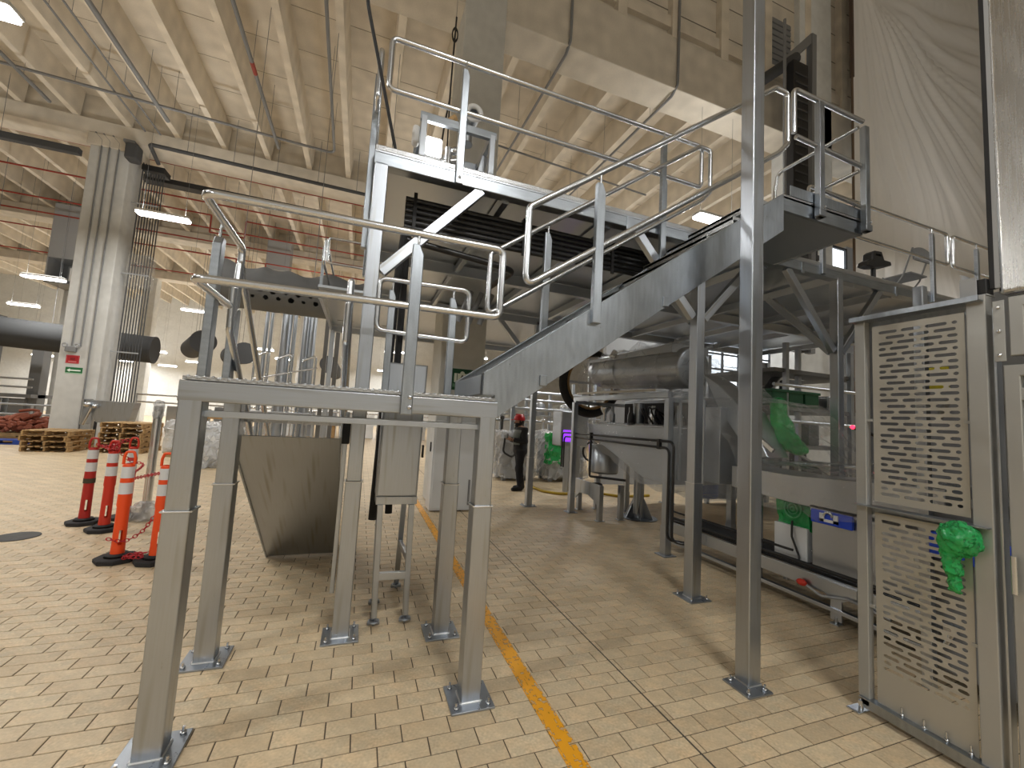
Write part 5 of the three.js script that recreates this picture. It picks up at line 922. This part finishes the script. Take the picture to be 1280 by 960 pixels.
{ const t = thing('steel_bin', 'tilted stainless steel bin on a wheeled stand behind the pallets', 'bin', [-7.0, 0, -16.2]); part('bin_body', prism([[-7.72, 1.44], [-6.52, 1.42], [-6.62, .80], [-7.4, .78]], 'z', -15.98, -16.38, [], .01), M.steel, t); part('side_panel', span(-7.76, -7.72, .7, 1.46, -15.96, -16.40), M.steelPlain, t); for (const x of [-7.5, -6.7]) part('leg', bar([x, 0, -16.2], [x, .8, -16.2], .06, .06), M.charcoal, t); part('valve_group', [ball(-7.6, 1.3, -15.88, .09), ball(-7.42, 1.26, -15.88, .07), rod([-7.5, 1.2, -15.88], [-7.65, .7, -15.88], .04)], M.rail, t); }
{ const t = thing('wrapped_load', 'pallet load of white goods in clear stretch film behind platform legs', 'pallet load', [-4.4, 0, -14.6]); part('load', span(-4.95, -3.95, .15, .95, -15.0, -14.2, .05), M.white, t); part('stretch_film', filmBox(-5.02, -3.88, .1, 1.0, -15.06, -14.14, .1, 41, 12), M.filmMilky, t); part('pallet_base', span(-5, -3.9, 0, .14, -15.05, -14.15), M.wood, t); }
{ const t = thing('wrapped_load', 'bulging film-wrapped load seen between the two left platform legs', 'pallet load', [-3.15, 0, -12.4]); part('load', span(-3.55, -2.75, .1, .85, -12.8, -12.0, .15), M.white, t); part('stretch_film', filmBox(-3.62, -2.68, .0, .95, -12.86, -11.94, .14, 47, 12), M.filmMilky, t); }
for (let i = 0; i < 4; i++) single('blue_crate', [span(-5.6 + i * 1.1, -4.6 + i * 1.1, 1.02, 1.2, -19.6, -19.0, .02), span(-5.62 + i * 1.1, -4.58 + i * 1.1, 1.17, 1.22, -19.62, -18.98)], M.blue, 'dark blue crate on the shelf row behind the low platform', 'crate', 'blue crates in a row');
single('storage_table', [span(-5.8, -.9, .94, 1.02, -19.8, -18.8), ...[-5.7, -3.4, -1.0].flatMap(x => [span(x - .05, x + .05, 0, .94, -19.7, -19.6), span(x - .05, x + .05, 0, .94, -19.0, -18.9)])], M.woodDark, 'long low table of crates behind the low platform', 'table');
{ const t = thing('process_line', 'bright cluttered row of stainless machines far behind the low platform', 'machine line', [-2, 0, -26]); for (let i = 0; i < 16; i++) { const x = -9 + i * 1.0; part('unit', span(x, x + rr(.5, .9), 0, rr(.7, 1.5), -26, -25.2, .03), [M.rail, M.white, M.greyMid, M.steelPlain][i % 4], t); } for (const y of [1.4, 1.75]) part('rail', rod([-10, y, -24.6], [8, y, -24.6], .04, 8), M.rail, t); for (let i = 0; i < 9; i++) part('post', rod([-10 + i * 2.2, 0, -24.6], [-10 + i * 2.2, 1.8, -24.6], .035, 6), M.rail, t); }
{ const t = thing('left_machine_platform', 'grey machine platform with posts far left behind the heap', 'machine', [-15, 0, -24]); for (const [x, h, w] of [[-16.2, 4.6, .3], [-15.1, 4.8, .5], [-13.4, 4.5, .4]]) part('post', span(x - w / 2, x + w / 2, 0, h, -24.5, -24, .02), M.greyMid, t); part('deck', span(-17, -13.2, 1.3, 1.45, -25, -23.6), M.greyMid, t); for (const y of [1.75, 2.1]) part('rail', rod([-17, y, -23.6], [-13.2, y, -23.6], .04, 8), M.greyLight, t); for (let i = 0; i < 5; i++) part('unit', span(-16.8 + i * .7, -16.3 + i * .7, .1, 1.25, -24.4, -23.8, .03), [M.greyMid, M.steelPlain][i % 2], t); }
{ const t = thing('barrier_rail', 'low grey barrier rail along the hall left of white column', 'railing', [-12, 0, -20]); for (const y of [.75, 1.1]) part('rail', rod([-18, y, -20], [-8.9, y, -20], .035, 8), M.greyLight, t); for (let i = 0; i < 6; i++) part('post', rod([-17.5 + i * 1.6, 0, -20], [-17.5 + i * 1.6, 1.12, -20], .035, 8), M.greyLight, t); }
// ------------------------------------------------------------------ worker
{
  const t = thing('person', 'person in dark work clothes and red hard hat looking down at a phone', 'person', [3.52, 0, -8.95]);
  const o = [3.52, 0, -8.95];   // faces -x, a little towards the camera
  const S = p => [p[0] + o[0], p[1], p[2] + o[2]];
  const J = { pel: S([.01, .90, 0]), chest: S([0, 1.22, 0]), neck: S([-.02, 1.42, 0]), head: S([-.05, 1.53, .01]),
    hl: S([0, .88, .09]), kl: S([-.04, .48, .11]), al: S([.0, .08, .12]), tl: S([-.17, .035, .14]), hr: S([.02, .88, -.09]), kr: S([.06, .48, -.10]), ar: S([.13, .08, -.11]), tr: S([-.03, .035, -.12]),
    sl: S([.01, 1.37, .18]), el: S([.02, 1.11, .24]), wl: S([-.22, 1.13, .10]), sr: S([.01, 1.37, -.18]), er: S([.0, 1.11, -.22]), wr: S([-.22, 1.13, -.06]) };
  const torso = p => smin(smin(cap(p, J.pel, J.chest, .135, .15), cap(p, J.sl, J.sr, .075, .075), .08), cap(p, J.hl, J.hr, .115, .115), .06);
  const arms = p => Math.min(smin(cap(p, J.sl, J.el, .058, .046), cap(p, J.el, J.wl, .045, .032), .02), smin(cap(p, J.sr, J.er, .058, .046), cap(p, J.er, J.wr, .045, .032), .02));
  const legs = p => Math.min(smin(cap(p, J.hl, J.kl, .092, .066), cap(p, J.kl, J.al, .064, .044), .03), smin(cap(p, J.hr, J.kr, .092, .066), cap(p, J.kr, J.ar, .064, .044), .03));
  const head = p => { let d = smin(cap(p, J.neck, J.head, .052, .055), Math.hypot((p[0] - J.head[0]) / .95, (p[1] - J.head[1] - .04) / 1.18, (p[2] - J.head[2]) / .85) - .098, .03); d = smin(d, cap(p, S([-.145, 1.55, .012]), S([-.165, 1.52, .012]), .012, .015), .015); d = smin(d, cap(p, S([-.12, 1.46, .012]), S([-.10, 1.45, .012]), .03, .03), .02); for (const s of [-1, 1]) d = smin(d, Math.hypot(p[0] - S([-.04, 0, 0])[0], p[1] - 1.56, p[2] - J.head[2] - s * .085) - .02, .01); return d; };
  const hand = p => { let d = 1; for (const [w, s] of [[J.wl, 1], [J.wr, -1]]) { d = Math.min(d, cap(p, w, [w[0] - .07, w[1] + .02, w[2] - s * .01], .03, .026)); for (let k = 0; k < 4; k++) d = Math.min(d, cap(p, [w[0] - .075, w[1] + .02 - k * .012 + .015, w[2] - s * .012], [w[0] - .12 - .006 * (k % 2), w[1] + .045 - k * .014, w[2] - s * .045], .0095, .008)); d = Math.min(d, cap(p, [w[0] - .04, w[1] + .04, w[2] - s * .015], [w[0] - .085, w[1] + .075, w[2] - s * .03], .011, .009)); } return d; };
  const body = (x, y, z) => { const p = [x, y, z]; return smin(smin(smin(smin(torso(p), legs(p), .05), arms(p), .03), head(p), .03), hand(p), .012); };
  part('body', sdfMesh(body, [3.52, .85, -8.95], .92, 110), M.skin, t);
  const wob = (x, y, z) => .008 * noise.noise(x * 16, y * 12, z * 16);
  part('jacket', sdfMesh((x, y, z) => { const p = [x, y, z]; return Math.max(Math.min(smin(torso(p), arms(p), .03) - .018 - wob(x, y, z)), .80 - y, y - 1.43, Math.min(Math.hypot(p[0] - J.wl[0], p[1] - J.wl[1], p[2] - J.wl[2]), Math.hypot(p[0] - J.wr[0], p[1] - J.wr[1], p[2] - J.wr[2])) < .05 ? .02 : -1); }, [3.52, 1.1, -8.95], .46, 66), M.jacket, t);
  part('trousers', sdfMesh((x, y, z) => { const p = [x, y, z]; return Math.max(smin(legs(p), cap(p, J.hl, J.hr, .115, .115), .04) - .017 - wob(x, y, z), .09 - y, y - .92); }, [3.52, .5, -8.95], .52, 66), M.trousers, t);
  part('vest_panel', sdfMesh((x, y, z) => { const p = [x, y, z]; return Math.max(torso(p) - .026, 1.02 - y, y - 1.36, x - (o[0] - .06)); }, [3.52, 1.15, -8.95], .32, 44), M.vest, t, 'grey-green shirt front');
  for (const [a, b] of [[J.al, J.tl], [J.ar, J.tr]]) part('boot', sdfMesh((x, y, z) => Math.max(smin(cap([x, y, z], [a[0], .16, a[2]], [a[0] + .01, .06, a[2]], .062, .058), cap([x, y, z], [a[0] + .02, .05, a[2]], b, .055, .045), .03), -y), [a[0] - .06, .12, a[2]], .2, 34), M.black, t);
  const hat = part('hard_hat', [lathe([[.128, 0], [.126, .05], [.105, .10], [.06, .132], [0, .142]], [J.head[0], 1.585, J.head[2]], 22), prism(Array.from({ length: 20 }, (_, i) => { const a = i / 20 * 6.283; return [J.head[0] - .025 + (.15 + .03 * Math.max(0, -Math.cos(a))) * Math.cos(a), J.head[2] + .135 * Math.sin(a)]; }), 'y', 1.58, 1.592), box(J.head[0], 1.715, J.head[2], .2, .022, .03, .008)], M.hat, t, 'red hard hat');
  part('hair', sdfMesh((x, y, z) => Math.max(Math.hypot((x - J.head[0]) / .98, (y - 1.57) / 1.2, (z - J.head[2]) / .9) - .108, Math.min(.0, 0) + (J.head[0] - .03 - x), 1.45 - y, y - 1.6), [J.head[0], 1.53, J.head[2]], .2, 30), M.black, t);
  part('face_mask', sdfMesh((x, y, z) => Math.max(head([x, y, z]) - .008, y - 1.52, 1.42 - y, x - J.head[0] + .03), [J.head[0] - .05, 1.48, J.head[2]], .2, 36), M.black, t, 'black face covering');
  const ph = thing('mobile_phone', 'small dark phone held in both hands by the person', 'phone', [3.20, 1.16, -8.93]); part('case', box(3.195, 1.2, -8.93, .012, .14, .07, .004), M.blackGloss, ph); part('screen', box(3.203, 1.2, -8.93, .004, .125, .06, .001), std(.05, .06, .08, .15), ph);
}
renderer.render(scene, camera);
